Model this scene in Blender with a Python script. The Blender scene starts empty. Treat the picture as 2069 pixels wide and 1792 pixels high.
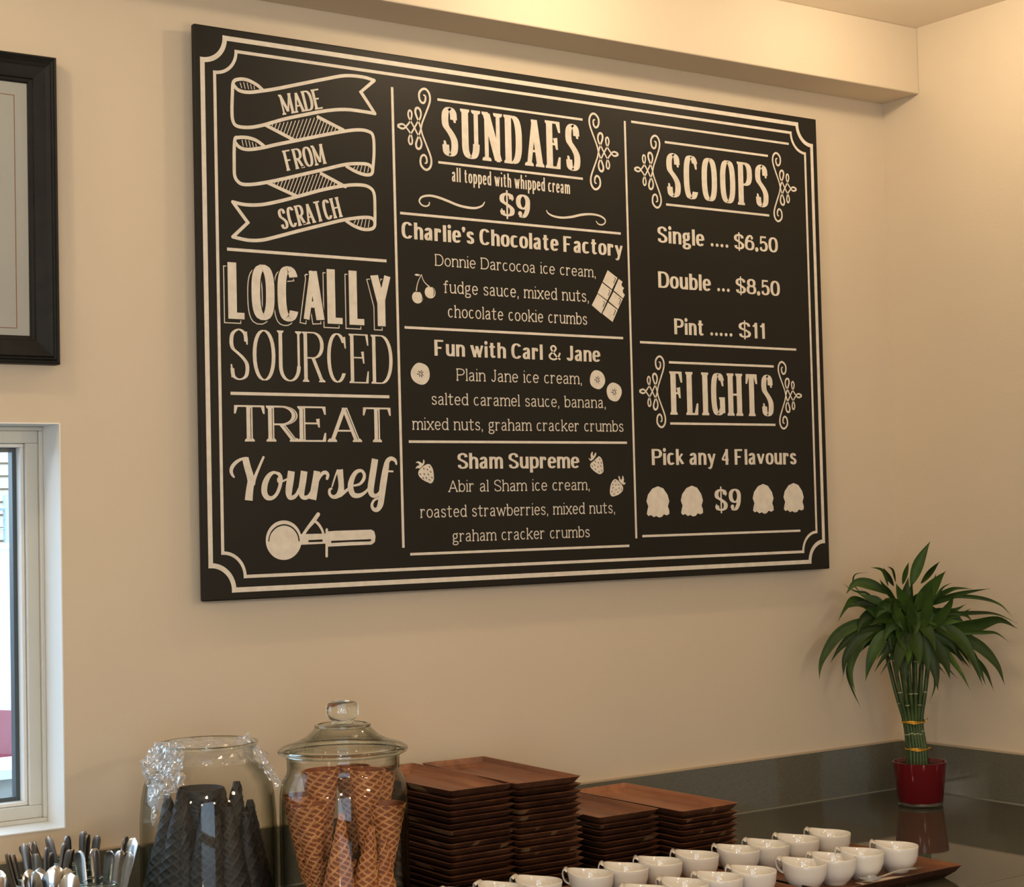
import bpy, bmesh, math, random
import numpy as np
from mathutils import Vector, Matrix
R = math.radians
random.seed(7)
Z0 = 1.42                      # height of the menu board's lower edge above the floor
CT = Z0 - .507                 # counter top
YW = .03                       # plane of the back wall
XR = 1.752                     # plane of the right wall
S = bpy.context.scene
COL = S.collection
# ------------------------------------------------------------ camera, world, lights
cam_d = bpy.data.cameras.new('camera'); cam = bpy.data.objects.new('camera', cam_d); COL.objects.link(cam)
cam.location = (-1.30009, -2.7591, .13896 + Z0)
cam.rotation_euler = (1.61054, .02362, -.61545)
cam_d.sensor_fit = 'HORIZONTAL'; cam_d.sensor_width = 36
cam_d.lens = 36 * 3539.14 / 2069
cam_d.clip_start = .05; cam_d.clip_end = 100
S.camera = cam
S.view_settings.view_transform = 'Standard'
S.view_settings.look = 'None'
S.view_settings.gamma = 1
S.view_settings.use_curve_mapping = False
S.view_settings.exposure = 0.10
S.cycles.transparent_max_bounces = 40
S.cycles.max_bounces = 14
W = bpy.data.worlds.new('world'); S.world = W; W.use_nodes = True
bg = W.node_tree.nodes['Background']; bg.inputs[0].default_value = (.60, .80, 1, 1); bg.inputs[1].default_value = 4.2
def lamp(name, kind, loc, energy, color, **kw):
    d = bpy.data.lights.new(name, kind); d.energy = energy; d.color = color
    for k, v in kw.items():
        if k != 'rot': setattr(d, k, v)
    o = bpy.data.objects.new(name, d); o.location = loc; o.rotation_euler = kw.get('rot', (0, 0, 0)); COL.objects.link(o)
    return o
WARM = (1, .78, .52)
for x in (1.38, .68, -.86, -1.6):
    lamp('downlight', 'POINT', (x, -.43, 1.175 + Z0), 3.6 if x > 1 else 5.5, WARM, shadow_soft_size=.025)
for x in (-2.6, -1.0, .6):
    for y in (-1.9, -3.6):
        lamp('fill_light', 'POINT', (x, y, .40 + Z0), 13.5, (1, .80, .57), shadow_soft_size=.08)  # unseen point lamps added as fill, set low to lift bulkhead underside and ceiling
# ------------------------------------------------------------ materials
def mat(name, color=(.5, .5, .5), rough=.5, metal=0., spec=.5, build=None, **kw):
    m = bpy.data.materials.new(name); m.use_nodes = True; nt = m.node_tree
    b = nt.nodes['Principled BSDF']
    b.inputs['Base Color'].default_value = (*color, 1); b.inputs['Roughness'].default_value = rough
    b.inputs['Metallic'].default_value = metal; b.inputs['Specular IOR Level'].default_value = spec
    for k, v in kw.items(): b.inputs[k].default_value = v
    if build: build(nt, b)
    return m
def N(nt, t, **kw):
    n = nt.nodes.new(t)
    for k, v in kw.items():
        if k.startswith('i_'): n.inputs[k[2:].replace('_', ' ')].default_value = v
        else: setattr(n, k, v)
    return n
def noise(nt, scale, detail=3, vec=None, rough=.5):
    n = N(nt, 'ShaderNodeTexNoise'); n.inputs['Scale'].default_value = scale; n.inputs['Detail'].default_value = detail; n.inputs['Roughness'].default_value = rough
    if vec: nt.links.new(vec, n.inputs['Vector'])
    return n
def ocoord(nt, scale=(1, 1, 1), rnd=False):
    tc = N(nt, 'ShaderNodeTexCoord'); mp = N(nt, 'ShaderNodeMapping'); mp.inputs['Scale'].default_value = scale
    nt.links.new(tc.outputs['Object'], mp.inputs['Vector'])
    if rnd:
        oi = N(nt, 'ShaderNodeObjectInfo'); m = N(nt, 'ShaderNodeMath', operation='MULTIPLY'); m.inputs[1].default_value = 37
        nt.links.new(oi.outputs['Random'], m.inputs[0]); nt.links.new(m.outputs[0], mp.inputs['Location'])
    return mp.outputs['Vector']
def bump(nt, b, h, strength, dist=.001):
    n = N(nt, 'ShaderNodeBump'); n.inputs['Strength'].default_value = strength; n.inputs['Distance'].default_value = dist
    nt.links.new(h, n.inputs['Height']); nt.links.new(n.outputs[0], b.inputs['Normal'])
def ramp(nt, fac, stops):
    r = N(nt, 'ShaderNodeValToRGB'); e = r.color_ramp.elements
    while len(e) < len(stops): e.new(.5)
    for i, (p, c) in enumerate(stops): e[i].position = p; e[i].color = (*c, 1)
    nt.links.new(fac, r.inputs[0]); return r.outputs[0]
def wall_build(c1, c2):
    def f(nt, b):
        v = ocoord(nt)
        n = noise(nt, 1.6, 4, v); nt.links.new(ramp(nt, n.outputs[0], [(.3, c1), (.7, c2)]), b.inputs['Base Color'])
        n2 = noise(nt, 260, 3, v); n3 = noise(nt, 22, 2, v)
        a = N(nt, 'ShaderNodeMath', operation='MULTIPLY_ADD'); a.inputs[1].default_value = .35
        nt.links.new(n3.outputs[0], a.inputs[0]); nt.links.new(n2.outputs[0], a.inputs[2])
        bump(nt, b, a.outputs[0], .25, .0012)
    return f
M = {}
M['wall'] = mat('painted_plaster', rough=.62, build=wall_build((.60, .512, .392), (.64, .548, .418)))
M['ceiling'] = mat('ceiling_paint', rough=.7, build=wall_build((.80, .70, .56), (.83, .73, .59)))
def counter_build(k, r0, r1):
  def f(nt, b):
    v = ocoord(nt); n = noise(nt, 420, 2, v); n2 = noise(nt, 3, 3, v)
    nt.links.new(ramp(nt, n.outputs[0], [(.35, tuple(k * c for c in (.112, .107, .080))), (.62, tuple(k * c for c in (.135, .130, .098))), (.8, tuple(k * c for c in (.160, .154, .118)))]), b.inputs['Base Color'])
    m = N(nt, 'ShaderNodeMapRange'); m.inputs[3].default_value = r0; m.inputs[4].default_value = r1
    nt.links.new(n2.outputs[0], m.inputs[0]); nt.links.new(m.outputs[0], b.inputs['Roughness'])
  return f
M['counter'] = mat('dark_polished_stone', rough=.14, spec=.8, build=counter_build(.5, .02, .05))
M['splash'] = mat('dark_polished_splash', rough=.14, spec=.75, build=counter_build(1.0, .05, .11))
M['seam'] = mat('grey_caulk', (.24, .23, .19), .5)
M['counter_edge'] = mat('pale_caulk', (.42, .34, .24), .5)
def board_build(nt, b):
    v = ocoord(nt); n = noise(nt, 900, 2, v); n2 = noise(nt, 2.5, 3, v)
    nt.links.new(ramp(nt, n2.outputs[0], [(.3, (.0072, .0068, .0054)), (.7, (.0105, .0096, .0076))]), b.inputs['Base Color'])
    bump(nt, b, n.outputs[0], .15, .0004)
M['board'] = mat('blackboard_paint', rough=.5, spec=.26, build=board_build)
def paint_build(nt, b):
    v = ocoord(nt); n = noise(nt, 60, 4, v)
    nt.links.new(ramp(nt, n.outputs[0], [(.3, (.62, .57, .49)), (.7, (.73, .68, .60))]), b.inputs['Base Color'])
M['chalk'] = mat('white_sign_paint', rough=.5, build=paint_build)
M['frame'] = mat('black_frame_wood', rough=.55, spec=.2, build=lambda nt, b: (nt.links.new(ramp(nt, noise(nt, 30, 3, ocoord(nt, (1, 1, 1))).outputs[0], [(.3, (.008, .008, .0078)), (.7, (.014, .0138, .0125))]), b.inputs['Base Color'])))
M['mat_board'] = mat('pale_mat_board', (.52, .47, .42), .8)
M['mat_line'] = mat('red_brown_line', (.33, .12, .06), .7)
M['white_trim'] = mat('white_window_paint', (.78, .78, .76), .4, build=lambda nt, b: bump(nt, b, noise(nt, 60, 2, ocoord(nt)).outputs[0], .1, .0005))
M['sash'] = mat('cream_window_frame', (.60, .59, .53), .42)
M['gasket'] = mat('dark_gasket', (.05, .07, .08), .35)
def thin_glass(name, tint, edge, rough=.0, ior=1.45):
    m = bpy.data.materials.new(name); m.use_nodes = True; nt = m.node_tree; nt.nodes.clear()
    o = N(nt, 'ShaderNodeOutputMaterial'); mix = N(nt, 'ShaderNodeMixShader'); tr = N(nt, 'ShaderNodeBsdfTransparent'); gl = N(nt, 'ShaderNodeBsdfGlossy')
    gl.inputs['Roughness'].default_value = rough
    lw = N(nt, 'ShaderNodeLayerWeight'); lw.inputs[0].default_value = .5
    pw = N(nt, 'ShaderNodeMath', operation='POWER'); pw.inputs[1].default_value = 4.0; nt.links.new(lw.outputs['Facing'], pw.inputs[0])
    fr = N(nt, 'ShaderNodeMath', operation='MULTIPLY_ADD'); fr.inputs[1].default_value = .75; fr.inputs[2].default_value = .022; nt.links.new(pw.outputs[0], fr.inputs[0])
    nt.links.new(ramp(nt, lw.outputs['Facing'], [(.35, tint), (.95, edge)]), tr.inputs[0])
    nt.links.new(fr.outputs[0], mix.inputs[0]); nt.links.new(tr.outputs[0], mix.inputs[1]); nt.links.new(gl.outputs[0], mix.inputs[2])
    nt.links.new(mix.outputs[0], o.inputs[0]); return m
M['jar_glass'] = thin_glass('clear_jar_glass', (.985, .988, .982), (.52, .56, .50), .02)
M['lid_glass'] = thin_glass('greenish_lid_glass', (.985, .988, .98), (.72, .75, .69), .02, 1.5)
M['pane'] = thin_glass('window_pane', (.93, .96, .97), (.8, .85, .86))
M['mason'] = thin_glass('green_tinted_glass', (.88, .93, .91), (.30, .40, .38), .02, 1.5)
M['solid_glass'] = mat('solid_glass', (.90, .93, .88), .02, **{'Transmission Weight': 1.0, 'IOR': 1.46})
def wrap_mat(lo=.05, hi=.75):
    m = bpy.data.materials.new('clear_plastic_film'); m.use_nodes = True; nt = m.node_tree; nt.nodes.clear()
    o = N(nt, 'ShaderNodeOutputMaterial'); a = N(nt, 'ShaderNodeMixShader'); c = N(nt, 'ShaderNodeMixShader')
    tr = N(nt, 'ShaderNodeBsdfTransparent'); gl = N(nt, 'ShaderNodeBsdfGlossy'); df = N(nt, 'ShaderNodeBsdfTranslucent'); df2 = N(nt, 'ShaderNodeBsdfDiffuse'); ad = N(nt, 'ShaderNodeAddShader')
    gl.inputs['Roughness'].default_value = .12; df.inputs[0].default_value = (.35, .36, .38, 1); df2.inputs[0].default_value = (.5, .52, .55, 1)
    lw = N(nt, 'ShaderNodeLayerWeight'); lw.inputs[0].default_value = .45
    mr = N(nt, 'ShaderNodeMapRange'); mr.inputs[3].default_value = lo; mr.inputs[4].default_value = hi
    nt.links.new(lw.outputs['Facing'], mr.inputs[0])
    nt.links.new(df.outputs[0], ad.inputs[0]); nt.links.new(df2.outputs[0], ad.inputs[1])
    c.inputs[0].default_value = .55; nt.links.new(ad.outputs[0], c.inputs[1]); nt.links.new(gl.outputs[0], c.inputs[2])
    nt.links.new(mr.outputs[0], a.inputs[0]); nt.links.new(tr.outputs[0], a.inputs[1]); nt.links.new(c.outputs[0], a.inputs[2]); nt.links.new(a.outputs[0], o.inputs[0])
    return m
M['film'] = wrap_mat(); M['film_dense'] = wrap_mat(.38, .95)
def wood_build(base, dark, light, patch):
    def f(nt, b):
        v = ocoord(nt, (1, .09, 1), True); n = noise(nt, 60, 6, v, .6); n2 = noise(nt, 9, 3, v)
        a = N(nt, 'ShaderNodeMath', operation='MULTIPLY_ADD'); a.inputs[1].default_value = .5; nt.links.new(n2.outputs[0], a.inputs[0])
        h = N(nt, 'ShaderNodeMath', operation='MULTIPLY'); h.inputs[1].default_value = .5; nt.links.new(n.outputs[0], h.inputs[0]); nt.links.new(h.outputs[0], a.inputs[2])
        c = ramp(nt, a.outputs[0], [(.34, dark), (.5, base), (.64, light)])
        oi = N(nt, 'ShaderNodeObjectInfo'); mr = N(nt, 'ShaderNodeMapRange'); mr.inputs[3].default_value = .75; mr.inputs[4].default_value = 1.25
        nt.links.new(oi.outputs['Random'], mr.inputs[0])
        hs = N(nt, 'ShaderNodeHueSaturation'); nt.links.new(c, hs.inputs['Color']); nt.links.new(mr.outputs[0], hs.inputs['Value'])
        if not patch: nt.links.new(hs.outputs[0], b.inputs['Base Color']); bump(nt, b, n.outputs[0], .2, .0008); return
        # pale sapwood patches of individual boards
        v2 = ocoord(nt, (1, .5, 0), True); n3 = noise(nt, 26, 0, v2)
        p = ramp(nt, n3.outputs[0], [(.70, (0, 0, 0)), (.72, (1, 1, 1))])
        mx = N(nt, 'ShaderNodeMix', data_type='RGBA'); nt.links.new(p, mx.inputs['Factor']); nt.links.new(hs.outputs[0], mx.inputs[6]); mx.inputs[7].default_value = (.20, .115, .055, 1)
        nt.links.new(mx.outputs[2], b.inputs['Base Color']); bump(nt, b, n.outputs[0], .2, .0008)
    return f
M['tray_wood'] = mat('oiled_acacia_wood', rough=.42, spec=.4, build=wood_build((.17, .062, .028), (.070, .024, .011), (.27, .112, .052), False))
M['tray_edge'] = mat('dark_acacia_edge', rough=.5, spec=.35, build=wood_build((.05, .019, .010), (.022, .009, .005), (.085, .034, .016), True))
M['ceramic'] = mat('white_glazed_ceramic', (.74, .71, .66), .07, spec=.6)
M['steel'] = mat('polished_steel', (.52, .53, .54), .16, 1.0, build=lambda nt, b: bump(nt, b, noise(nt, 40, 2, ocoord(nt)).outputs[0], .06, .0006))
M['steel_dark'] = mat('aged_steel', (.27, .25, .235), .28, 1.0)
M['waffle'] = mat('golden_waffle', rough=.6, build=lambda nt, b: (nt.links.new(ramp(nt, noise(nt, 55, 4, ocoord(nt, (1, 1, 1), True)).outputs[0], [(.3, (.42, .17, .06)), (.55, (.56, .25, .09)), (.75, (.68, .36, .15))]), b.inputs['Base Color'])))
M['waffle_pit'] = mat('toasted_waffle', rough=.6, build=lambda nt, b: (nt.links.new(ramp(nt, noise(nt, 55, 4, ocoord(nt, (1, 1, 1), True)).outputs[0], [(.3, (.17, .045, .013)), (.7, (.29, .085, .026))]), b.inputs['Base Color'])))
M['char'] = mat('charcoal_waffle', rough=.55, build=lambda nt, b: (nt.links.new(ramp(nt, noise(nt, 55, 4, ocoord(nt, (1, 1, 1), True)).outputs[0], [(.3, (.013, .013, .013)), (.7, (.030, .030, .029))]), b.inputs['Base Color'])))
M['char_pit'] = mat('charcoal_pit', (.010, .010, .010), .6)
def leaf_build(nt, b):
    v = ocoord(nt); n = noise(nt, 18, 3, v); oi = N(nt, 'ShaderNodeObjectInfo')
    mr = N(nt, 'ShaderNodeMapRange'); mr.inputs[3].default_value = .6; mr.inputs[4].default_value = 1.5; nt.links.new(oi.outputs['Random'], mr.inputs[0])
    hs = N(nt, 'ShaderNodeHueSaturation'); nt.links.new(ramp(nt, n.outputs[0], [(.3, (.013, .032, .005)), (.7, (.036, .072, .009))]), hs.inputs['Color']); nt.links.new(mr.outputs[0], hs.inputs['Value'])
    nt.links.new(hs.outputs[0], b.inputs['Base Color'])
M['leaf'] = mat('green_leaf', rough=.48, spec=.25, build=leaf_build)
M['stalk'] = mat('bamboo_stalk', rough=.4, build=lambda nt, b: nt.links.new(ramp(nt, noise(nt, 40, 2, ocoord(nt)).outputs[0], [(.3, (.020, .042, .008)), (.7, (.05, .088, .018))]), b.inputs['Base Color']))
M['node_ring'] = mat('pale_node_ring', (.30, .32, .20), .6)
M['gold_tie'] = mat('gold_twist_tie', (.75, .43, .06), .25, .9)
M['red_glass'] = mat('red_pot_lacquer', (.12, .003, .008), .12, spec=.6)
M['clear_base'] = mat('clear_pot_base', (.85, .88, .88), .05, **{'Transmission Weight': 1.0, 'IOR': 1.45})
M['soil'] = mat('dark_pebbles', (.03, .02, .015), .8)
M['napkin'] = mat('paper_napkin', (.72, .62, .50), .85)
M['siding'] = mat('tan_siding', (.62, .48, .36), .7)
M['fence_steel'] = mat('galvanised_steel', (.48, .56, .66), .45, .3)
M['car_white'] = mat('white_car_paint', (.85, .87, .9), .15, **{'Coat Weight': 1.0})
M['car_red'] = mat('red_car_paint', (.30, .012, .035), .2, **{'Coat Weight': 1.0})
M['car_glass'] = mat('sky_reflecting_car_glass', (.55, .60, .66), .12, .7)
M['rubber'] = mat('black_rubber', (.02, .02, .02), .7)
M['asphalt'] = mat('grey_asphalt', rough=.9, build=lambda nt, b: nt.links.new(ramp(nt, noise(nt, 40, 4, ocoord(nt)).outputs[0], [(.3, (.16, .17, .18)), (.7, (.24, .25, .26))]), b.inputs['Base Color']))
M['concrete'] = mat('pale_concrete', rough=.85, build=lambda nt, b: nt.links.new(ramp(nt, noise(nt, 14, 4, ocoord(nt)).outputs[0], [(.3, (.34, .35, .35)), (.7, (.46, .47, .47))]), b.inputs['Base Color']))
M['floor'] = mat('brown_floor', rough=.5, build=lambda nt, b: nt.links.new(ramp(nt, noise(nt, 5, 4, ocoord(nt)).outputs[0], [(.3, (.16, .13, .10)), (.7, (.21, .17, .13))]), b.inputs['Base Color']))
M['cabinet'] = mat('dark_cabinet_laminate', rough=.5, build=lambda nt, b: nt.links.new(ramp(nt, noise(nt, 8, 4, ocoord(nt, (1, 1, .1))).outputs[0], [(.3, (.05, .04, .03)), (.7, (.08, .06, .045))]), b.inputs['Base Color']))
# ------------------------------------------------------------ helpers
class MB:
    def __init__(s): s.v = []; s.f = []; s.m = []; s.mi = 0
    def add(s, vs, fs):
        o = len(s.v); s.v += [tuple(q) for q in vs]; s.f += [tuple(i + o for i in f) for f in fs]; s.m += [s.mi] * len(fs)
    def box(s, a, b):
        (x0, y0, z0), (x1, y1, z1) = a, b
        s.add([(x0, y0, z0), (x1, y0, z0), (x1, y1, z0), (x0, y1, z0), (x0, y0, z1), (x1, y0, z1), (x1, y1, z1), (x0, y1, z1)],
              [(0, 3, 2, 1), (4, 5, 6, 7), (0, 1, 5, 4), (1, 2, 6, 5), (2, 3, 7, 6), (3, 0, 4, 7)])
    def lathe(s, prof, n=48, c=(0, 0, 0), close=False):
        vs = []; k = len(prof)
        for i in range(n):
            a = 2 * math.pi * i / n
            vs += [(c[0] + r * math.cos(a), c[1] + r * math.sin(a), c[2] + z) for r, z in prof]
        fs = []
        for i in range(n):
            j = (i + 1) % n
            for q in range(k - 1 + (1 if close else 0)):
                q2 = (q + 1) % k
                fs.append((i * k + q, j * k + q, j * k + q2, i * k + q2))
        s.add(vs, fs)
    def tube(s, pts, rad, n=8, cap=True):
        pts = [Vector(p) for p in pts]; rs = rad if isinstance(rad, (list, tuple)) else [rad] * len(pts)
        vs = []; up = Vector((0, 0, 1)); pu = None
        for i, p in enumerate(pts):
            t = (pts[min(i + 1, len(pts) - 1)] - pts[max(i - 1, 0)]).normalized()
            u = (pu - t * pu.dot(t)) if pu else t.cross(up if abs(t.z) < .9 else Vector((1, 0, 0)))
            u.normalize(); pu = u; w = t.cross(u)
            vs += [p + (u * math.cos(2 * math.pi * k / n) + w * math.sin(2 * math.pi * k / n)) * rs[i] for k in range(n)]
        fs = [(i * n + k, i * n + (k + 1) % n, (i + 1) * n + (k + 1) % n, (i + 1) * n + k) for i in range(len(pts) - 1) for k in range(n)]
        if cap: fs += [tuple(range(n - 1, -1, -1)), tuple((len(pts) - 1) * n + k for k in range(n))]
        s.add(vs, fs)
    def mesh(s, name, mats, smooth=False, auto=None):
        me = bpy.data.meshes.new(name); me.from_pydata(s.v, [], s.f)
        for m in (mats if isinstance(mats, (list, tuple)) else [mats]): me.materials.append(m)
        me.polygons.foreach_set('material_index', s.m)
        if smooth: me.polygons.foreach_set('use_smooth', [True] * len(me.polygons))
        me.validate(); me.update()
        bm = bmesh.new(); bm.from_mesh(me); bmesh.ops.recalc_face_normals(bm, faces=bm.faces)
        if auto is not None:
            for e in bm.edges:
                if len(e.link_faces) == 2 and e.calc_face_angle(0) > R(auto): e.smooth = False
        bm.to_mesh(me); bm.free()
        return me
    def build(s, name, mats, parent=None, smooth=False, auto=None, loc=(0, 0, 0)):
        o = bpy.data.objects.new(name, s.mesh(name, mats, smooth, auto)); COL.objects.link(o); o.location = loc
        if parent: o.parent = parent
        return o
def tag(o, label, cat, group=None, kind=None):
    if label: o['label'] = label
    if cat: o['category'] = cat
    if group: o['group'] = group
    if kind: o['kind'] = kind
    return o
def thing(name, label, cat, loc=(0, 0, 0), rz=0, group=None):
    o = bpy.data.objects.new(name, None); COL.objects.link(o); o.location = loc; o.rotation_euler = (0, 0, rz); o.empty_display_size = .02
    return tag(o, label, cat, group)
def kids(o): return [c for c in bpy.data.objects if c.parent == o]
def copy_tree(proto, loc, rot, label, group=None, tree=None):
    r = proto.copy(); COL.objects.link(r); r.location = loc; r.rotation_euler = rot
    if label: r['label'] = label
    if group: r['group'] = group
    for ch in tree:
        c = ch[0].copy(); COL.objects.link(c); c.parent = r
        for g in ch[1]:
            d = g.copy(); COL.objects.link(d); d.parent = c
    return r
def tree_of(o): return [(c, kids(c)) for c in kids(o)]
def struct(name, mb, m, parent=None, label=None, **kw):
    o = mb.build(name, m, parent, **kw)
    if not parent: o['kind'] = 'structure'
    if label: o['label'] = label
    return o
def bevel(o, w, seg=2, ang=40):
    m = o.modifiers.new('bevel', 'BEVEL'); m.width = w; m.segments = seg; m.limit_method = 'ANGLE'; m.angle_limit = R(ang)
# ------------------------------------------------------------ room shell
BX0 = -4.2
WX1, WX0, WZ0, WZ1 = -.2385, -1.25, Z0 - .3585, Z0 + .305     # window opening
mb = MB()
zt = 1.22 + Z0
for a, b in (((WX1, YW, 0), (XR + .15, YW + .14, zt)), ((BX0, YW, 0), (WX0, YW + .14, zt)), ((WX0, YW, 0), (WX1, YW + .14, WZ0)), ((WX0, YW, WZ1), (WX1, YW + .14, zt))):
    mb.box(a, b)
struct('wall_back', mb, M['wall'], label='tan painted plaster wall behind the menu board')
mb = MB(); mb.box((XR, -5, 0), (XR + .15, YW, zt)); struct('wall_right', mb, M['wall'], label='tan painted wall meeting the counter on the right')
mb = MB(); mb.box((BX0 - .15, -5, 0), (BX0, YW + .14, zt)); struct('wall_left', mb, M['wall'])
mb = MB(); mb.box((BX0, -5, zt), (XR + .15, YW + .14, zt + .15)); struct('ceiling', mb, M['ceiling'], label='smooth cream ceiling above the bulkhead')
mb = MB(); mb.box((BX0, -5, -.1), (XR + .15, YW + .14, 0)); struct('floor', mb, M['floor'])
mb = MB()
for a, b in (((BX0, -5.15, 0), (-3.9, -5, zt)), ((-1.4, -5.15, 0), (XR + .15, -5, zt)), ((-3.9, -5.15, 0), (-1.4, -5, .5)), ((-3.9, -5.15, 2.35), (-1.4, -5, zt))): mb.box(a, b)
struct('wall_front', mb, M['wall'])
mb = MB(); mb.box((BX0, -.084, 1.0686 + Z0), (XR, YW, zt)); o = struct('trim_1', mb, M['wall'], label='square plaster bulkhead running along the top of the wall')
bevel(o, .003)
# ------------------------------------------------------------ window with frame, sash and pane
win = bpy.data.objects.new('window_1', None); COL.objects.link(win); win['kind'] = 'structure'; win['label'] = 'tall white window at the left edge below the picture frame'
def ring(mb, x0, x1, z0, z1, w, ya, yb, wb=None):
    wb = wb or w
    mb.box((x0, ya, z0), (x1, yb, z0 + wb)); mb.box((x0, ya, z1 - w), (x1, yb, z1)); mb.box((x0, ya, z0 + wb), (x0 + w, yb, z1 - w)); mb.box((x1 - w, ya, z0 + wb), (x1, yb, z1 - w))
mb = MB(); t = .0015
mb.box((WX1 - t, YW - .001, WZ0), (WX1 + .0005, .112, WZ1)); mb.box((WX0 - .0005, YW - .001, WZ0), (WX0 + t, .112, WZ1))
mb.box((WX0 + t, YW - .001, WZ0 - .0005), (WX1 - t, .112, WZ0 + t)); mb.box((WX0 + t, YW - .001, WZ1 - t), (WX1 - t, .112, WZ1 + .0005))
mb.build('window_jamb', M['white_trim'], win)
mb = MB(); ring(mb, WX0 + t, WX1 - t, WZ0 + t, WZ1 - t, .007, .104, .16); ring(mb, WX0 + .0085, WX1 - .0085, WZ0 + .0085, WZ1 - .0085, .021, .110, .165)
o = mb.build('window_frame', M['sash'], win); bevel(o, .0015)
mb = MB(); ring(mb, WX0 + .030, WX1 - .030, WZ0 + .030, WZ1 - .030, .006, .119, .16); o = mb.build('window_sash', M['white_trim'], win); bevel(o, .001)
mb = MB(); ring(mb, WX0 + .036, WX1 - .036, WZ0 + .036, WZ1 - .036, .007, .139, .158); o = mb.build('gasket', M['gasket'], win)
mb = MB(); mb.box((WX0 + .04, .146, WZ0 + .04), (WX1 - .04, .150, WZ1 - .04)); mb.build('pane', M['pane'], win)
# ---- traced sign artwork, millimetres on the board
RIB=[[(129.9,899.7),(119.2,907.0),(100.5,913.2),(84.3,912.4),(74.0,906.2),(71.7,887.7),(70.1,853.3),(71.9,836.5),(79.7,828.8),(101.1,828.7),(128.3,835.4),(172.6,851.5),(211.9,863.4),(257.5,876.1),(297.9,883.3),(335.8,883.9),(361.7,882.8)],[(361.7,882.8),(332.4,919.8),(361.7,944.7)],[(361.7,944.7),(337.6,948.1),(299.6,945.9),(256.2,934.0),(199.3,916.9),(157.4,904.3),(129.9,897.2),(102.6,891.4),(83.9,892.8),(73.9,901.3)],[(135.2,836.7),(192.5,815.6)],[(241.5,863.0),(294.0,844.8)],[(131.5,798.8),(116.8,807.1),(100.7,810.3),(81.9,808.8),(74.3,802.2),(72.6,756.2),(73.6,739.3),(80.0,730.2),(90.6,726.7),(114.9,729.7),(153.3,739.3),(209.1,755.7),(251.8,768.5),(295.2,781.5),(324.3,786.1),(344.9,786.4),(353.5,779.5),(351.8,769.9),(341.4,766.9),(326.8,768.5),(312.3,773.0),(299.4,778.6)],[(353.9,773.2),(357.9,809.4),(356.7,840.1),(346.6,848.0),(326.1,848.8),(296.8,843.1),(253.5,831.6),(196.7,815.5),(154.9,803.7),(127.4,795.2),(100.2,789.5),(84.1,791.5),(74.5,800.2)],[(136.8,734.1),(194.1,715.2)],[(245.9,760.4),(295.5,741.0)],[(296.7,677.8),(312.4,670.2),(332.7,665.4),(350.4,668.0),(356.6,676.1),(352.4,686.5),(333.3,687.6),(292.4,680.0),(249.2,667.8),(192.5,651.0),(150.8,638.1),(123.3,630.7),(96.3,628.7),(67.6,632.5)],[(67.6,632.5),(97.1,659.7),(68.5,693.9)],[(68.5,693.9),(92.5,691.1),(124.9,693.8),(166.2,704.7),(208.2,718.2),(250.9,732.0),(294.1,742.7),(323.3,746.8),(343.7,745.3),(355.8,734.9),(357.4,706.9),(356.6,676.1)]]
HATCH=[[(284.8,846.0),(283.0,841.5)],[(278.6,848.3),(274.9,839.3)],[(272.5,850.5),(266.8,837.1)],[(266.3,852.8),(258.8,834.9)],[(260.1,855.0),(250.8,832.8)],[(254.0,857.3),(242.8,830.6)],[(247.8,859.5),(234.9,828.4)],[(241.7,861.7),(226.9,826.2)],[(234.4,860.9),(219.0,824.1)],[(226.5,859.0),(211.1,821.9)],[(218.8,857.1),(203.3,819.8)],[(211.0,855.2),(195.4,817.6)],[(203.2,853.2),(189.1,819.2)],[(195.5,851.3),(183.2,821.6)],[(187.8,849.4),(177.3,824.0)],[(180.1,847.5),(171.4,826.3)],[(172.5,845.7),(165.5,828.7)],[(164.8,843.8),(159.6,831.1)],[(157.2,841.9),(153.7,833.4)],[(149.6,840.0),(147.9,835.8)],[(286.5,743.1),(284.6,738.7)],[(280.5,745.5),(276.7,736.7)],[(274.4,747.9),(268.8,734.6)],[(268.3,750.3),(260.9,732.6)],[(262.3,752.6),(253.0,730.6)],[(256.3,755.0),(245.1,728.6)],[(250.2,757.3),(237.3,726.6)],[(244.2,759.7),(229.5,724.6)],[(236.8,758.6),(221.7,722.6)],[(229.0,756.6),(213.9,720.6)],[(221.3,754.7),(206.1,718.6)],[(213.5,752.8),(198.4,716.6)],[(205.8,750.8),(191.8,717.3)],[(198.2,748.9),(185.9,719.6)],[(190.5,747.0),(180.1,721.9)],[(182.9,745.1),(174.2,724.2)],[(175.2,743.2),(168.3,726.5)],[(167.6,741.3),(162.5,728.8)],[(160.1,739.4),(156.6,731.1)],[(152.5,737.5),(150.8,733.3)],[(86.9,906.6),(89.9,897.2)],[(93.6,907.9),(96.8,896.8)],[(100.4,908.3),(103.3,897.1)],[(107.1,906.7),(109.3,897.6)],[(113.8,904.6),(114.9,897.8)],[(88.5,805.4),(90.9,794.6)],[(95.2,806.1),(98.1,794.2)],[(101.9,805.6),(104.6,794.1)],[(108.6,803.8),(110.6,794.7)],[(115.3,801.6),(116.5,794.8)],[(316.9,780.3),(313.0,774.9)],[(324.2,782.6),(319.6,773.0)],[(331.6,783.3),(327.4,771.2)],[(338.9,784.0),(335.6,770.9)],[(346.3,783.2),(343.3,771.6)],[(315.6,680.6),(312.0,674.7)],[(323.0,682.7),(318.9,671.9)],[(330.3,683.8),(326.4,670.0)],[(337.7,684.3),(334.3,669.3)],[(345.0,683.9),(342.2,669.9)]]
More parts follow.
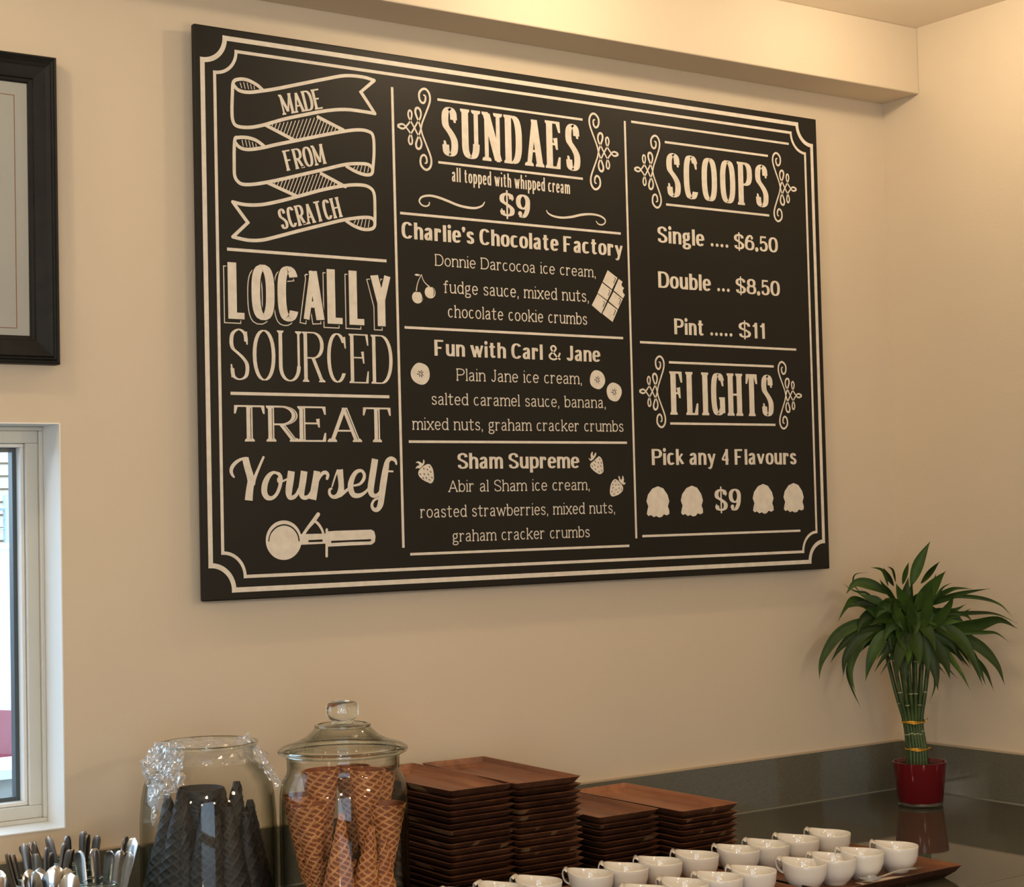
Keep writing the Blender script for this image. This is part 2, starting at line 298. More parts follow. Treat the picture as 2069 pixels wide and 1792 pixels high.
YOUR=[[(61.6,213.2,3.5),(58.2,217.9,5.4),(56.6,224.2,6.6),(59.8,232.1,6.9),(67.8,239.6,6.0),(77.5,244.3,4.7),(85.8,245.9,4.1)],[(84.0,246.4,12.6),(88.2,229.7,13.0),(92.6,215.4,13.3),(94.6,204.2,13.3)],[(94.7,205.8,13.3),(91.5,189.9,13.9),(89.3,172.0,15.2)],[(119.4,247.2,4.4),(114.4,237.6,4.7),(109.7,228.0,5.1),(105.0,218.5,5.7),(100.4,208.1,6.9),(98.4,201.0,7.9)],[(143.4,219.9,4.7),(149.6,217.0,6.6),(152.5,210.2,7.6),(151.9,200.6,6.9),(148.0,189.3,6.6),(142.4,180.6,6.3),(134.2,175.4,6.9),(125.3,176.8,9.5),(120.2,184.8,11.1),(120.4,196.0,11.4),(124.3,207.2,10.4),(130.7,215.9,8.2),(138.0,220.2,5.4),(143.4,219.9,4.7)],[(148.8,208.6,7.1),(149.3,204.6,6.3),(155.6,204.9,3.8),(164.7,208.2,3.5)],[(174.1,222.5,13.6),(171.5,206.8,13.9),(168.8,192.3,13.6),(168.0,182.7,12.0),(170.2,176.2,8.8),(177.5,176.4,7.3),(184.0,181.7,6.3),(189.7,192.1,5.7)],[(199.6,222.4,13.3),(197.0,206.7,13.3),(194.1,192.1,13.0),(193.5,182.4,11.4),(196.2,176.2,8.2),(203.9,175.5,7.3),(210.5,180.6,6.0),(217.2,191.9,5.7)],[(225.8,222.3,13.3),(222.8,206.5,13.6),(219.4,190.2,14.2),(215.8,171.6,14.2)],[(226.7,203.2,4.1),(230.7,211.3,5.1),(237.4,218.6,6.6),(243.9,219.4,6.9),(247.5,215.3,6.3),(245.8,209.2,5.7)],[(255.9,194.8,2.8),(258.8,202.9,3.2),(263.4,214.4,3.5),(267.9,223.4,4.1)],[(272.1,224.9,13.6),(273.6,211.0,11.7),(274.7,196.2,11.4),(272.9,184.7,12.6),(265.6,177.3,8.8),(256.7,175.9,6.3),(250.7,180.9,5.7),(250.5,188.3,5.4),(255.8,191.5,3.5)],[(270.9,179.0,9.5),(280.4,183.8,6.3),(291.0,191.1,4.7)],[(301.6,195.7,3.8),(313.1,198.4,5.1),(321.3,206.6,6.6),(323.1,215.7,6.3),(317.6,222.4,5.7),(308.0,221.1,7.3),(299.8,212.5,9.5),(294.5,199.4,11.4),(294.7,187.8,11.7),(300.2,178.7,9.8),(312.5,177.7,7.6),(324.2,183.3,5.4),(333.0,191.6,4.1)],[(346.6,243.9,13.6),(343.0,225.6,13.6),(339.2,207.3,13.6),(336.3,190.7,13.3),(337.5,180.7,11.1),(345.1,176.5,7.3),(354.0,181.3,5.7),(361.5,193.8,4.7)],[(392.0,234.6,3.8),(389.4,241.4,6.3),(381.1,244.7,7.6),(373.1,239.7,9.5),(369.4,227.2,12.6),(365.5,210.5,13.6),(362.1,193.8,13.9),(359.0,175.4,13.0),(355.9,160.5,12.0),(349.3,151.4,8.5),(341.0,152.4,6.9),(337.9,159.9,5.7),(342.6,168.2,4.4),(351.8,172.2,4.1)],[(375.5,221.3,3.5),(383.7,220.9,3.5)]]
SCOOPW={'ball':[(191.9,99.9),(191.6,105.4),(190.4,110.8),(188.4,115.9),(185.6,120.7),(182.0,125.0),(177.9,128.6),(173.1,131.6),(168.0,133.8),(162.6,135.2),(157.1,135.7),(151.5,135.4),(146.1,134.2),(140.9,132.3),(136.1,129.5),(131.9,126.1),(128.2,122.0),(125.2,117.5),(123.0,112.5),(121.5,107.2),(121.0,101.8),(121.3,96.4),(122.4,91.1),(124.4,86.0),(127.2,81.3),(130.6,77.1),(134.7,73.4),(139.4,70.4),(144.4,68.2),(149.8,66.7),(155.3,66.1),(160.9,66.3),(166.4,67.4),(171.6,69.4),(176.4,72.1),(180.8,75.5),(184.5,79.6),(187.6,84.1),(189.9,89.2),(191.3,94.5)],'arc':[(186.6,99.1,2.5),(186.2,102.7,2.5),(185.5,106.3,2.5),(184.3,109.7,2.5),(182.6,113.0,2.5),(180.6,116.0,2.5),(178.2,118.8,2.5),(175.5,121.2,2.5),(172.5,123.3,2.5),(169.3,125.1,2.5),(165.8,126.4,2.5),(162.3,127.3,2.5),(158.6,127.8,2.5),(155.0,127.8,2.5),(151.3,127.4,2.5),(147.8,126.5,2.5),(144.3,125.3,2.5),(141.1,123.6,2.5),(138.1,121.5,2.5),(135.4,119.2,2.5),(133.0,116.5,2.5),(130.9,113.5,1.9),(129.3,110.3,1.9),(128.0,106.9,1.9),(127.2,103.4,1.9),(126.8,99.9,1.9)],'lever':[(226.2,144.9,7.6),(215.7,132.6,7.6),(204.3,120.7,6.0),(193.0,106.4,5.7)],'curve':[(217.6,134.2,4.7),(225.7,128.3,5.1),(232.9,118.4,4.7),(236.8,107.7,4.7)],'neck':[(184.0,110.6),(241.9,110.3),(241.5,92.4),(185.3,91.7)],'slot':[(205.6,99.6),(233.3,100.1),(234.7,98.0),(232.8,95.9),(205.2,96.0)],'tbar':[(243.1,117.3,5.1),(241.8,70.1,5.1)],'handle':[(243.0,114.1),(261.7,114.7),(335.7,115.1),(341.8,111.7),(344.2,102.5),(342.8,92.5),(335.9,87.8),(289.2,87.4),(244.1,86.8)],'slot2':[(251.5,97.0),(289.4,97.3),(334.3,97.8),(335.2,95.2),(331.3,93.7),(289.3,94.0),(251.7,93.1)]}
CHOC=[[(901.5,625.0),(926.5,610.8),(911.6,586.7),(887.8,600.7)],[(929.5,609.0),(939.3,603.7),(936.1,597.6),(938.0,593.7),(942.9,591.2),(939.2,585.9),(940.0,581.2),(944.4,577.1),(939.6,569.7),(915.6,584.6)],[(886.5,598.6),(911.1,584.3),(898.4,563.7),(874.1,577.2)],[(915.0,581.8),(938.5,568.1),(925.7,547.0),(901.8,561.9)],[(873.8,575.6),(897.3,562.0),(882.5,535.9),(858.4,551.8)],[(900.2,559.4),(924.7,545.3),(910.7,520.3),(884.9,535.6)]]
CHOCT=[[(917.0,611.4),(921.3,609.7),(915.6,598.7)],[(902.1,585.8),(906.0,582.9),(900.7,572.8)],[(887.4,561.5),(892.2,559.0),(886.4,549.7)],[(928.6,569.9),(933.4,566.3),(928.1,556.1)],[(916.2,546.1),(919.1,543.5),(913.2,533.0)]]
BERRY=[[(460.7,234.3),(465.1,233.6),(468.4,230.3),(471.7,224.9),(473.0,218.7),(473.7,210.4),(473.0,204.6),(470.5,200.5),(466.0,198.1),(459.7,200.2),(450.0,204.4),(442.9,209.8),(439.6,214.8),(439.5,219.7),(442.8,224.2),(449.8,229.6),(455.7,232.8)],[(867.0,248.8),(872.4,245.2),(875.9,237.8),(877.2,227.8),(877.3,218.5),(873.4,214.6),(868.3,212.6),(862.4,214.3),(854.2,218.6),(846.8,224.6),(844.1,229.9),(846.4,235.2),(853.2,239.2),(860.1,244.5)],[(906.1,202.7),(912.0,201.0),(918.6,195.6),(925.3,188.8),(926.8,182.8),(924.0,177.4),(915.2,171.5),(906.6,168.9),(898.8,167.7),(893.9,171.1),(892.4,176.5),(893.6,186.4),(896.8,194.4),(901.7,200.4)]]
BLEAF=[[(434.2,237.6),(439.4,239.7),(443.7,238.2),(448.5,235.3),(450.8,239.5),(450.4,242.6),(452.4,242.5),(454.0,238.6),(452.4,233.7),(447.8,229.6),(442.9,225.9),(439.0,226.7),(436.1,226.5),(434.1,225.3),(433.7,226.7),(436.2,230.0),(439.2,231.6),(442.1,232.0),(440.7,234.9),(438.3,237.0),(435.9,236.2)],[(840.0,245.8),(844.1,243.2),(846.7,243.8),(845.7,251.8),(849.3,257.7),(851.7,257.1),(851.1,251.8),(853.5,248.5),(854.9,251.8),(858.0,255.8),(860.5,255.4),(859.0,249.1),(853.4,243.2),(847.3,239.2),(843.2,240.5)],[(915.3,209.3),(918.7,207.6),(920.6,201.6),(922.7,200.9),(925.0,204.2),(925.6,208.9),(927.7,208.9),(929.6,202.2),(928.6,196.8),(930.6,194.8),(934.1,195.4),(932.3,192.4),(928.8,190.8),(923.7,192.9),(917.1,198.9),(916.0,204.3)]]
SEEDS=[[[(462.5,230.6,1.6),(465.4,227.6,1.6)],[(450.2,226.9,1.6),(453.0,224.0,1.6)],[(458.2,225.4,1.6),(461.1,222.5,1.6)],[(465.2,221.2,1.6),(468.0,218.3,1.6)],[(442.4,216.8,1.6),(445.2,213.9,1.6)],[(450.9,217.0,1.6),(453.7,214.1,1.6)],[(459.7,216.3,1.6),(462.5,213.4,1.6)],[(448.5,209.6,1.6),(451.3,206.7,1.6)],[(455.3,209.9,1.6),(458.2,207.0,1.6)],[(467.6,210.5,1.6),(470.4,207.6,1.6)],[(462.5,206.2,1.6),(465.4,203.2,1.6)]],[[(867.4,244.4,1.5),(869.6,241.2,1.5)],[(856.2,239.5,1.5),(858.5,236.3,1.5)],[(863.6,237.1,1.5),(865.8,233.9,1.5)],[(871.3,237.1,1.5),(873.6,233.9,1.5)],[(848.0,230.5,1.5),(850.2,227.3,1.5)],[(854.3,232.5,1.5),(856.6,229.3,1.5)],[(862.2,228.8,1.5),(864.4,225.6,1.5)],[(869.8,230.5,1.5),(872.1,227.3,1.5)],[(855.7,224.2,1.5),(857.9,221.0,1.5)],[(871.6,221.5,1.5),(873.9,218.3,1.5)],[(864.8,219.2,1.5),(867.0,216.0,1.5)]],[[(907.8,199.7,1.5),(904.9,197.0,1.5)],[(901.1,193.0,1.5),(898.3,190.4,1.5)],[(909.8,192.0,1.5),(907.0,189.3,1.5)],[(917.3,192.6,1.5),(914.5,189.9,1.5)],[(902.2,186.4,1.5),(899.3,183.7,1.5)],[(909.5,182.6,1.5),(906.6,180.0,1.5)],[(917.9,185.5,1.5),(915.1,182.9,1.5)],[(923.4,182.1,1.5),(920.6,179.5,1.5)],[(898.9,179.0,1.5),(896.1,176.4,1.5)],[(914.2,177.9,1.5),(911.4,175.2,1.5)],[(904.3,173.6,1.5),(901.4,171.0,1.5)]]]
CHERRY=[(446.0,546.0),(474.3,556.9)]
CHR=(12.1,11.5)
CHSTEM=[[(455.7,589.5,1.6),(449.4,578.4,1.6),(445.5,568.0,1.9),(443.7,557.8,2.4)],[(455.7,589.5,1.6),(459.6,579.0,1.6),(466.3,571.8,1.9),(473.1,567.6,2.4)]]
CHLEAF=[(439.8,588.5),(445.8,590.4),(453.3,588.8),(450.2,586.6),(444.2,586.3)]
CHHI=[[(452.9,555.2,0.7),(456.3,550.3,1.6),(456.8,545.3,1.6),(454.2,540.0,0.7)],[(480.3,566.2,0.7),(483.1,561.2,1.6),(483.0,555.3,1.6),(480.4,550.1,0.7)]]
SCO=[(-1.0,0.05),(-0.86,0.46),(-0.47,0.85),(0.02,1.0),(0.49,0.86),(0.85,0.44),(0.99,0.02),(0.85,-0.3),(0.96,-0.56),(0.96,-0.79),(0.72,-0.88),(0.5,-0.8),(0.28,-0.97),(0.04,-1.0),(-0.18,-0.9),(-0.41,-0.97),(-0.63,-0.83),(-0.85,-0.89),(-1.0,-0.76),(-0.92,-0.46),(-0.85,-0.28)]
FLO=[[(477.0,727.0,2.5),(475.5,722.2,3.0),(468.1,719.3,3.0),(459.2,721.5,3.0),(454.6,728.5,3.4),(461.0,736.4,3.8),(477.4,740.2,4.2),(496.5,738.6,4.7),(518.4,733.5,4.7),(540.4,727.6,4.7),(562.6,724.8,4.7),(582.3,725.3,4.2),(597.2,730.8,3.4),(603.2,738.3,2.1)],[(751.2,734.4,1.9),(755.5,728.7,3.0),(768.8,724.2,3.8),(789.9,723.0,4.2),(814.4,726.6,4.7),(839.1,732.8,4.7),(864.0,735.7,4.2),(884.1,734.2,3.8),(896.5,728.9,3.4),(898.4,722.2,3.0),(891.3,716.7,2.8),(881.3,716.9,2.5),(875.3,722.3,1.9)]]
ORN=[(0.764,0.83,2.7),(0.812,0.803,3.5),(0.804,0.695,4.2),(0.742,0.632,4.2),(0.666,0.667,4.2),(0.629,0.762,4.2),(0.639,0.876,4.4),(0.712,0.959,4.4),(0.801,0.987,4.4),(0.884,0.944,4.4),(0.937,0.851,4.4),(0.946,0.732,4.2),(0.912,0.608,4.0),(0.85,0.468,3.8),(0.772,0.3,3.6),(0.703,0.147,3.5),(0.661,-0.003,3.5),(0.605,-0.154,3.6),(0.545,-0.28,4.0),(0.509,-0.389,4.4),(0.53,-0.476,4.6),(0.589,-0.497,4.6),(0.647,-0.454,4.4),(0.672,-0.359,4.0),(0.642,-0.249,3.6),(0.572,-0.158,3.3),(0.511,-0.058,3.3),(0.442,0.047,3.3),(0.366,0.157,3.3),(0.316,0.238,3.5),(0.299,0.322,3.6),(0.324,0.394,3.6),(0.357,0.411,3.6),(0.396,0.376,3.6),(0.403,0.294,3.5),(0.374,0.185,3.3),(0.316,0.099,3.3),(0.241,0.019,3.3),(0.175,-0.041,3.6),(0.096,-0.052,4.0),(0.02,-0.02,4.2),(0.008,0.02,4.2)]
LEAVES=[[[0.035,0.564],[0.011,0.52],[-0.007,0.469],0.0232],[[-0.017,0.521],[-0.021,0.501],[-0.026,0.473],0.0139],[[0.042,0.522],[0.033,0.501],[0.018,0.473],0.0185],[[-0.066,0.51],[-0.056,0.492],[-0.042,0.469],0.022],[[-0.105,0.513],[-0.076,0.505],[-0.062,0.471],0.0065],[[-0.062,0.513],[-0.048,0.504],[-0.04,0.478],0.0051],[[-0.152,0.456],[-0.13,0.479],[-0.093,0.473],[-0.058,0.453],0.022],[[-0.105,0.501],[-0.128,0.497],[-0.131,0.478],[-0.116,0.457],0.0032],[[-0.158,0.478],[-0.132,0.462],[-0.107,0.457],[-0.084,0.439],0.0051],[[-0.171,0.398],[-0.149,0.429],[-0.128,0.443],[-0.084,0.429],0.0139],[[-0.151,0.426],[-0.126,0.434],[-0.098,0.429],[-0.07,0.418],0.0162],[[-0.13,0.46],[-0.107,0.448],[-0.084,0.439],[-0.065,0.42],0.0185],[[-0.13,0.369],[-0.119,0.399],[-0.091,0.415],[-0.065,0.406],0.0255],[[-0.218,0.279],[-0.209,0.318],[-0.174,0.367],[-0.126,0.392],[-0.093,0.392],0.0232],[[-0.19,0.311],[-0.165,0.344],[-0.13,0.369],[-0.093,0.378],[-0.065,0.383],0.0232],[[-0.142,0.249],[-0.149,0.295],[-0.13,0.346],[-0.093,0.374],[-0.058,0.381],0.0255],[[-0.116,0.27],[-0.105,0.316],[-0.084,0.358],[-0.061,0.381],0.0255],[[-0.163,0.283],[-0.159,0.318],[-0.135,0.355],[-0.098,0.374],0.0185],[[-0.128,0.214],[-0.144,0.253],[-0.152,0.293],[-0.139,0.334],0.0069],[[0.136,0.464],[0.09,0.455],[0.046,0.439],[0.018,0.425],0.0127],[[0.102,0.464],[0.071,0.464],[0.046,0.45],[0.025,0.434],0.0104],[[0.181,0.405],[0.164,0.429],[0.129,0.442],[0.078,0.444],[0.037,0.429],0.0079],[[0.102,0.429],[0.078,0.415],[0.044,0.413],[0.013,0.411],0.0139],[[0.111,0.42],[0.09,0.406],[0.055,0.404],[0.018,0.404],0.0139],[[0.185,0.392],[0.15,0.41],[0.108,0.411],[0.06,0.406],[0.025,0.399],0.0093],[[0.185,0.381],[0.157,0.397],[0.115,0.383],[0.071,0.374],[0.037,0.378],0.0278],[[0.17,0.353],[0.152,0.369],[0.129,0.37],[0.083,0.369],[0.037,0.374],0.0083],[[0.12,0.26],[0.106,0.309],[0.083,0.355],[0.046,0.383],[0.018,0.388],0.0301],[[0.159,0.263],[0.152,0.3],[0.125,0.337],[0.083,0.362],[0.046,0.378],0.0232],[[0.134,0.258],[0.122,0.295],[0.102,0.332],[0.071,0.362],0.0162],[[0.15,0.246],[0.141,0.281],[0.125,0.307],[0.095,0.339],0.0107],[[0.092,0.251],[0.081,0.283],[0.062,0.318],[0.044,0.348],[0.025,0.369],0.0144],[[0.078,0.323],[0.067,0.344],[0.044,0.362],[0.02,0.374],0.0208],[[0.034,0.258],[0.032,0.311],[0.025,0.351],[0.011,0.374],0.0324],[[0.018,0.223],[0.032,0.253],[0.034,0.288],[0.027,0.334],0.0056],[[-0.035,0.304],[-0.028,0.334],[-0.035,0.374],[-0.033,0.402],0.0301],[[-0.019,0.367],[-0.01,0.381],[-0.01,0.406],[-0.019,0.427],0.0255],[[0.051,0.502],[0.034,0.478],[0.011,0.443],[-0.007,0.415],0.0301],[[-0.042,0.378],[-0.051,0.402],[-0.049,0.427],[-0.033,0.439],0.0324],[[-0.093,0.397],[-0.084,0.418],[-0.061,0.434],[-0.037,0.439],0.0347],[[-0.119,0.427],[-0.098,0.42],[-0.07,0.406],[-0.044,0.392],0.0255],[[-0.021,0.49],[-0.026,0.462],[-0.028,0.434],[-0.024,0.411],0.0347],[[-0.051,0.478],[-0.042,0.457],[-0.028,0.434],[-0.014,0.411],0.0301],[[0.027,0.48],[0.018,0.457],[0.004,0.434],[-0.005,0.411],0.0347],[[0.013,0.355],[0.011,0.388],[-0.0,0.411],[-0.01,0.425],0.0324],[[0.058,0.369],[0.037,0.392],[0.013,0.406],[-0.005,0.411],0.0278],[[0.085,0.395],[0.058,0.395],[0.03,0.397],[0.004,0.402],0.0208],[[0.025,0.332],[0.02,0.362],[0.007,0.388],[-0.007,0.404],0.0301],[[0.068,0.476],[0.051,0.466],[0.039,0.448],[0.025,0.429],0.006],[[0.108,0.392],[0.097,0.406],[0.071,0.411],[0.037,0.406],0.0093],[[0.039,0.494],[0.032,0.462],[0.018,0.439],[0.004,0.418],0.0324],[[-0.079,0.448],[-0.058,0.439],[-0.037,0.42],[-0.019,0.402],0.0324],[[-0.079,0.355],[-0.065,0.381],[-0.044,0.399],[-0.024,0.409],0.0278],[[-0.051,0.311],[-0.047,0.346],[-0.037,0.376],[-0.026,0.397],0.0255],[[-0.0,0.323],[-0.003,0.358],[-0.007,0.383],[-0.012,0.402],0.0278],[[-0.084,0.488],[-0.072,0.471],[-0.056,0.453],[-0.037,0.429],0.0116],[[-0.112,0.392],[-0.088,0.402],[-0.061,0.402],[-0.033,0.402],0.0208],[[-0.012,0.48],[-0.015,0.453],[-0.019,0.429],[-0.018,0.411],0.0208]]
# ------------------------------------------------------------ menu board lettering: a small stroke typeface
def se(cx, cy, rx, ry, a0, a1, n=2.0, k=26):
    o = []
    for i in range(k + 1):
        a = R(a0 + (a1 - a0) * i / k); c, s_ = math.cos(a), math.sin(a)
        o.append((cx + rx * math.copysign(abs(c) ** (2 / n), c), cy + ry * math.copysign(abs(s_) ** (2 / n), s_)))
    return o
def cr(pts, k=6):
    P = [pts[0]] + list(pts) + [pts[-1]]; o = []
    for i in range(1, len(P) - 2):
        for j in range(k):
            t = j / k; q = []
            for d in range(len(pts[0])):
                a, b, c, e = P[i - 1][d], P[i][d], P[i + 1][d], P[i + 2][d]
                q.append(.5 * (2 * b + (c - a) * t + (2 * a - 5 * b + 4 * c - e) * t * t + (3 * b - a - 3 * c + e) * t ** 3))
            o.append(tuple(q))
    o.append(tuple(pts[-1])); return o
def glyph(ch, X, n):
    """strokes of one character: (points, weight) lists in a unit box; 'S' serifs; 'D' dots; 'B' beaks"""
    g = []; w = .5
    def l(*p, k=1): g.append(('l', list(p), k))
    def c(*p, k=1): g.append(('l', cr(list(p)), k))
    def e(*a, k=1): g.append(('l', se(*a, n=n), k))
    def sf(x, y, s=0): g.append(('S', (x, y), s))
    def bk(x, y0, y1): g.append(('B', (x, y0, y1), 0))
    def dot(x, y, k=1): g.append(('D', (x, y), k))
    if ch == 'A': w = .6; l((0, 0), (.5, 1), k=.7); l((.5, 1), (1, 0)); l((.2, .31), (.8, .31)); sf(0, 0); sf(1, 0)
    elif ch == 'C': w = .55; e(.5, .5, .5, .5, 38, 322); bk(.97, .93, .7)
    elif ch == 'D': w = .58; l((0, 0), (0, 1)); l((0, 1), (.4, 1)); e(.4, .5, .6, .5, 90, -90); l((.4, 0), (0, 0)); sf(0, 0, -1); sf(0, 1, -1)
    elif ch == 'E': w = .52; l((0, 0), (0, 1)); l((0, 1), (1, 1)); l((0, .52), (.72, .52)); l((0, 0), (1, 0)); bk(1, 1, .78); bk(1, 0, .24); bk(.72, .64, .4); sf(0, 0, -1); sf(0, 1, -1)
    elif ch == 'F': w = .5; l((0, 0), (0, 1)); l((0, 1), (1, 1)); l((0, .5), (.75, .5)); bk(1, 1, .76); bk(.75, .62, .38); sf(0, 0); sf(0, 1, -1)
    elif ch == 'G': w = .6; e(.5, .5, .5, .5, 38, 318); l((.97, .4), (.97, .06)); l((.6, .4), (1, .4)); bk(.97, .93, .7)
    elif ch == 'H': w = .6; l((0, 0), (0, 1)); l((1, 0), (1, 1)); l((0, .5), (1, .5)); [sf(a, b) for a in (0, 1) for b in (0, 1)]
    elif ch == 'I': w = .04; l((.5, 0), (.5, 1)); sf(.5, 0); sf(.5, 1)
    elif ch == 'J': w = .36; l((.8, 1), (.8, .28)); e(.4, .28, .4, .28, 0, -160); sf(.8, 1)
    elif ch == 'L': w = .48; l((0, 0), (0, 1)); l((0, 0), (1, 0)); bk(1, 0, .26); sf(0, 0, -1); sf(0, 1)
    elif ch == 'M': w = .75; l((0, 0), (0, 1), k=.6); l((0, 1), (.5, .1)); l((.5, .1), (1, 1), k=.6); l((1, 0), (1, 1)); sf(0, 0); sf(1, 0); sf(0, 1, -1); sf(1, 1, 1)
    elif ch == 'N': w = .62; l((0, 0), (0, 1), k=.6); l((0, 1), (1, 0), k=1.1); l((1, 0), (1, 1), k=.6); sf(0, 0); sf(1, 1); sf(0, 1, -1)
    elif ch == 'O': w = .6; e(.5, .5, .5, .5, 0, 360)
    elif ch in 'PR':
        w = .54; l((0, 0), (0, 1)); l((0, 1), (.45, 1)); e(.45, .74, .55, .26, 90, -90); l((.45, .48), (0, .48)); sf(0, 0); sf(0, 1, -1)
        if ch == 'R': l((.45, .48), (.98, 0)); sf(.98, 0)
    elif ch == 'S' or ch == '$':
        w = .5; c((.93, .76), (.86, .92), (.5, 1), (.12, .92), (.02, .76), (.1, .62), (.4, .53), (.7, .44), (.95, .32), (.98, .17), (.85, .05), (.48, 0), (.13, .06), (.05, .22)); bk(.96, .95, .7); bk(.03, .05, .3)
        if ch == '$': l((.5, -.12), (.5, 1.12), k=.35); w = .46
    elif ch == 'T': w = .62; l((.5, 0), (.5, 1)); l((0, 1), (1, 1)); bk(0, 1, .78); bk(1, 1, .78); sf(.5, 0)
    elif ch == 'U': w = .58; l((0, 1), (0, .3)); e(.5, .3, .5, .3, 180, 360); l((1, .3), (1, 1), k=.65); sf(0, 1); sf(1, 1)
    elif ch == 'Y': w = .6; l((0, 1), (.5, .42)); l((1, 1), (.5, .42), k=.8); l((.5, .42), (.5, 0)); sf(.5, 0); sf(0, 1); sf(1, 1)
    elif ch == 'a': w = .4; c((.06, .80 * X), (.2, .95 * X), (.5, X), (.74, .93 * X), (.82, .72 * X)); l((.82, .74 * X), (.82, .1 * X)); c((.82, .58 * X), (.45, .55 * X), (.1, .42 * X), (.02, .22 * X), (.15, .03 * X), (.42, 0), (.7, .1 * X), (.82, .25 * X)); c((.82, .14 * X), (.9, 0), (1.04, .03 * X), k=.6)
    elif ch == 'b': w = .44; l((.05, 0), (.05, 1)); e(.52, .5 * X, .48, .5 * X, 0, 360); sf(.05, 1, -1)
    elif ch == 'c': w = .38; e(.5, .5 * X, .5, .5 * X, 50, 318); bk(.93, .94 * X, .66 * X)
    elif ch == 'd': w = .44; l((.95, 0), (.95, 1)); e(.48, .5 * X, .48, .5 * X, 0, 360); sf(.95, 1, -1); sf(.95, 0, 1)
    elif ch == 'e': w = .4; e(.5, .5 * X, .5, .5 * X, 0, 322); l((.04, .52 * X), (.99, .52 * X))
    elif ch == 'f': w = .33; c((1, .93), (.8, 1), (.5, .95), (.38, .76)); l((.38, .78), (.38, 0)); l((-.15, X), (.92, X)); sf(.38, 0)
    elif ch == 'g': w = .42; e(.43, .68 * X, .38, .32 * X, 0, 360); c((.68, .93 * X), (.85, 1.04 * X), (1, .98 * X), k=.7); c((.25, .40 * X), (.08, .25 * X), (.14, .06 * X), (.5, .0), (.86, -.03), (.98, -.14), (.84, -.27), (.45, -.31), (.1, -.27), (.02, -.15), (.2, -.02))
    elif ch in 'hn':
        w = .44; l((.05, 0), (.05, 1 if ch == 'h' else X)); c((.05, .72 * X), (.28, .95 * X), (.58, X), (.86, .9 * X), (.95, .66 * X)); l((.95, .7 * X), (.95, 0)); sf(.05, 0); sf(.95, 0); sf(.05, 1 if ch == 'h' else X, -1)
    elif ch == 'i': w = .06; l((.5, 0), (.5, X - .03)); dot(.5, 1.0, .95); sf(.5, 0); sf(.5, X, -1)
    elif ch == 'k': w = .44; l((.05, 0), (.05, 1)); l((.08, .38 * X), (.88, X), k=.7); l((.36, .58 * X), (.96, 0)); sf(.05, 0); sf(.96, 0); sf(.88, X); sf(.05, 1, -1)
    elif ch == 'l': w = .06; l((.5, 0), (.5, 1)); sf(.5, 0); sf(.5, 1, -1)
    elif ch == 'm':
        w = .74; l((.02, 0), (.02, X)); sf(.02, X, -1); sf(.02, 0)
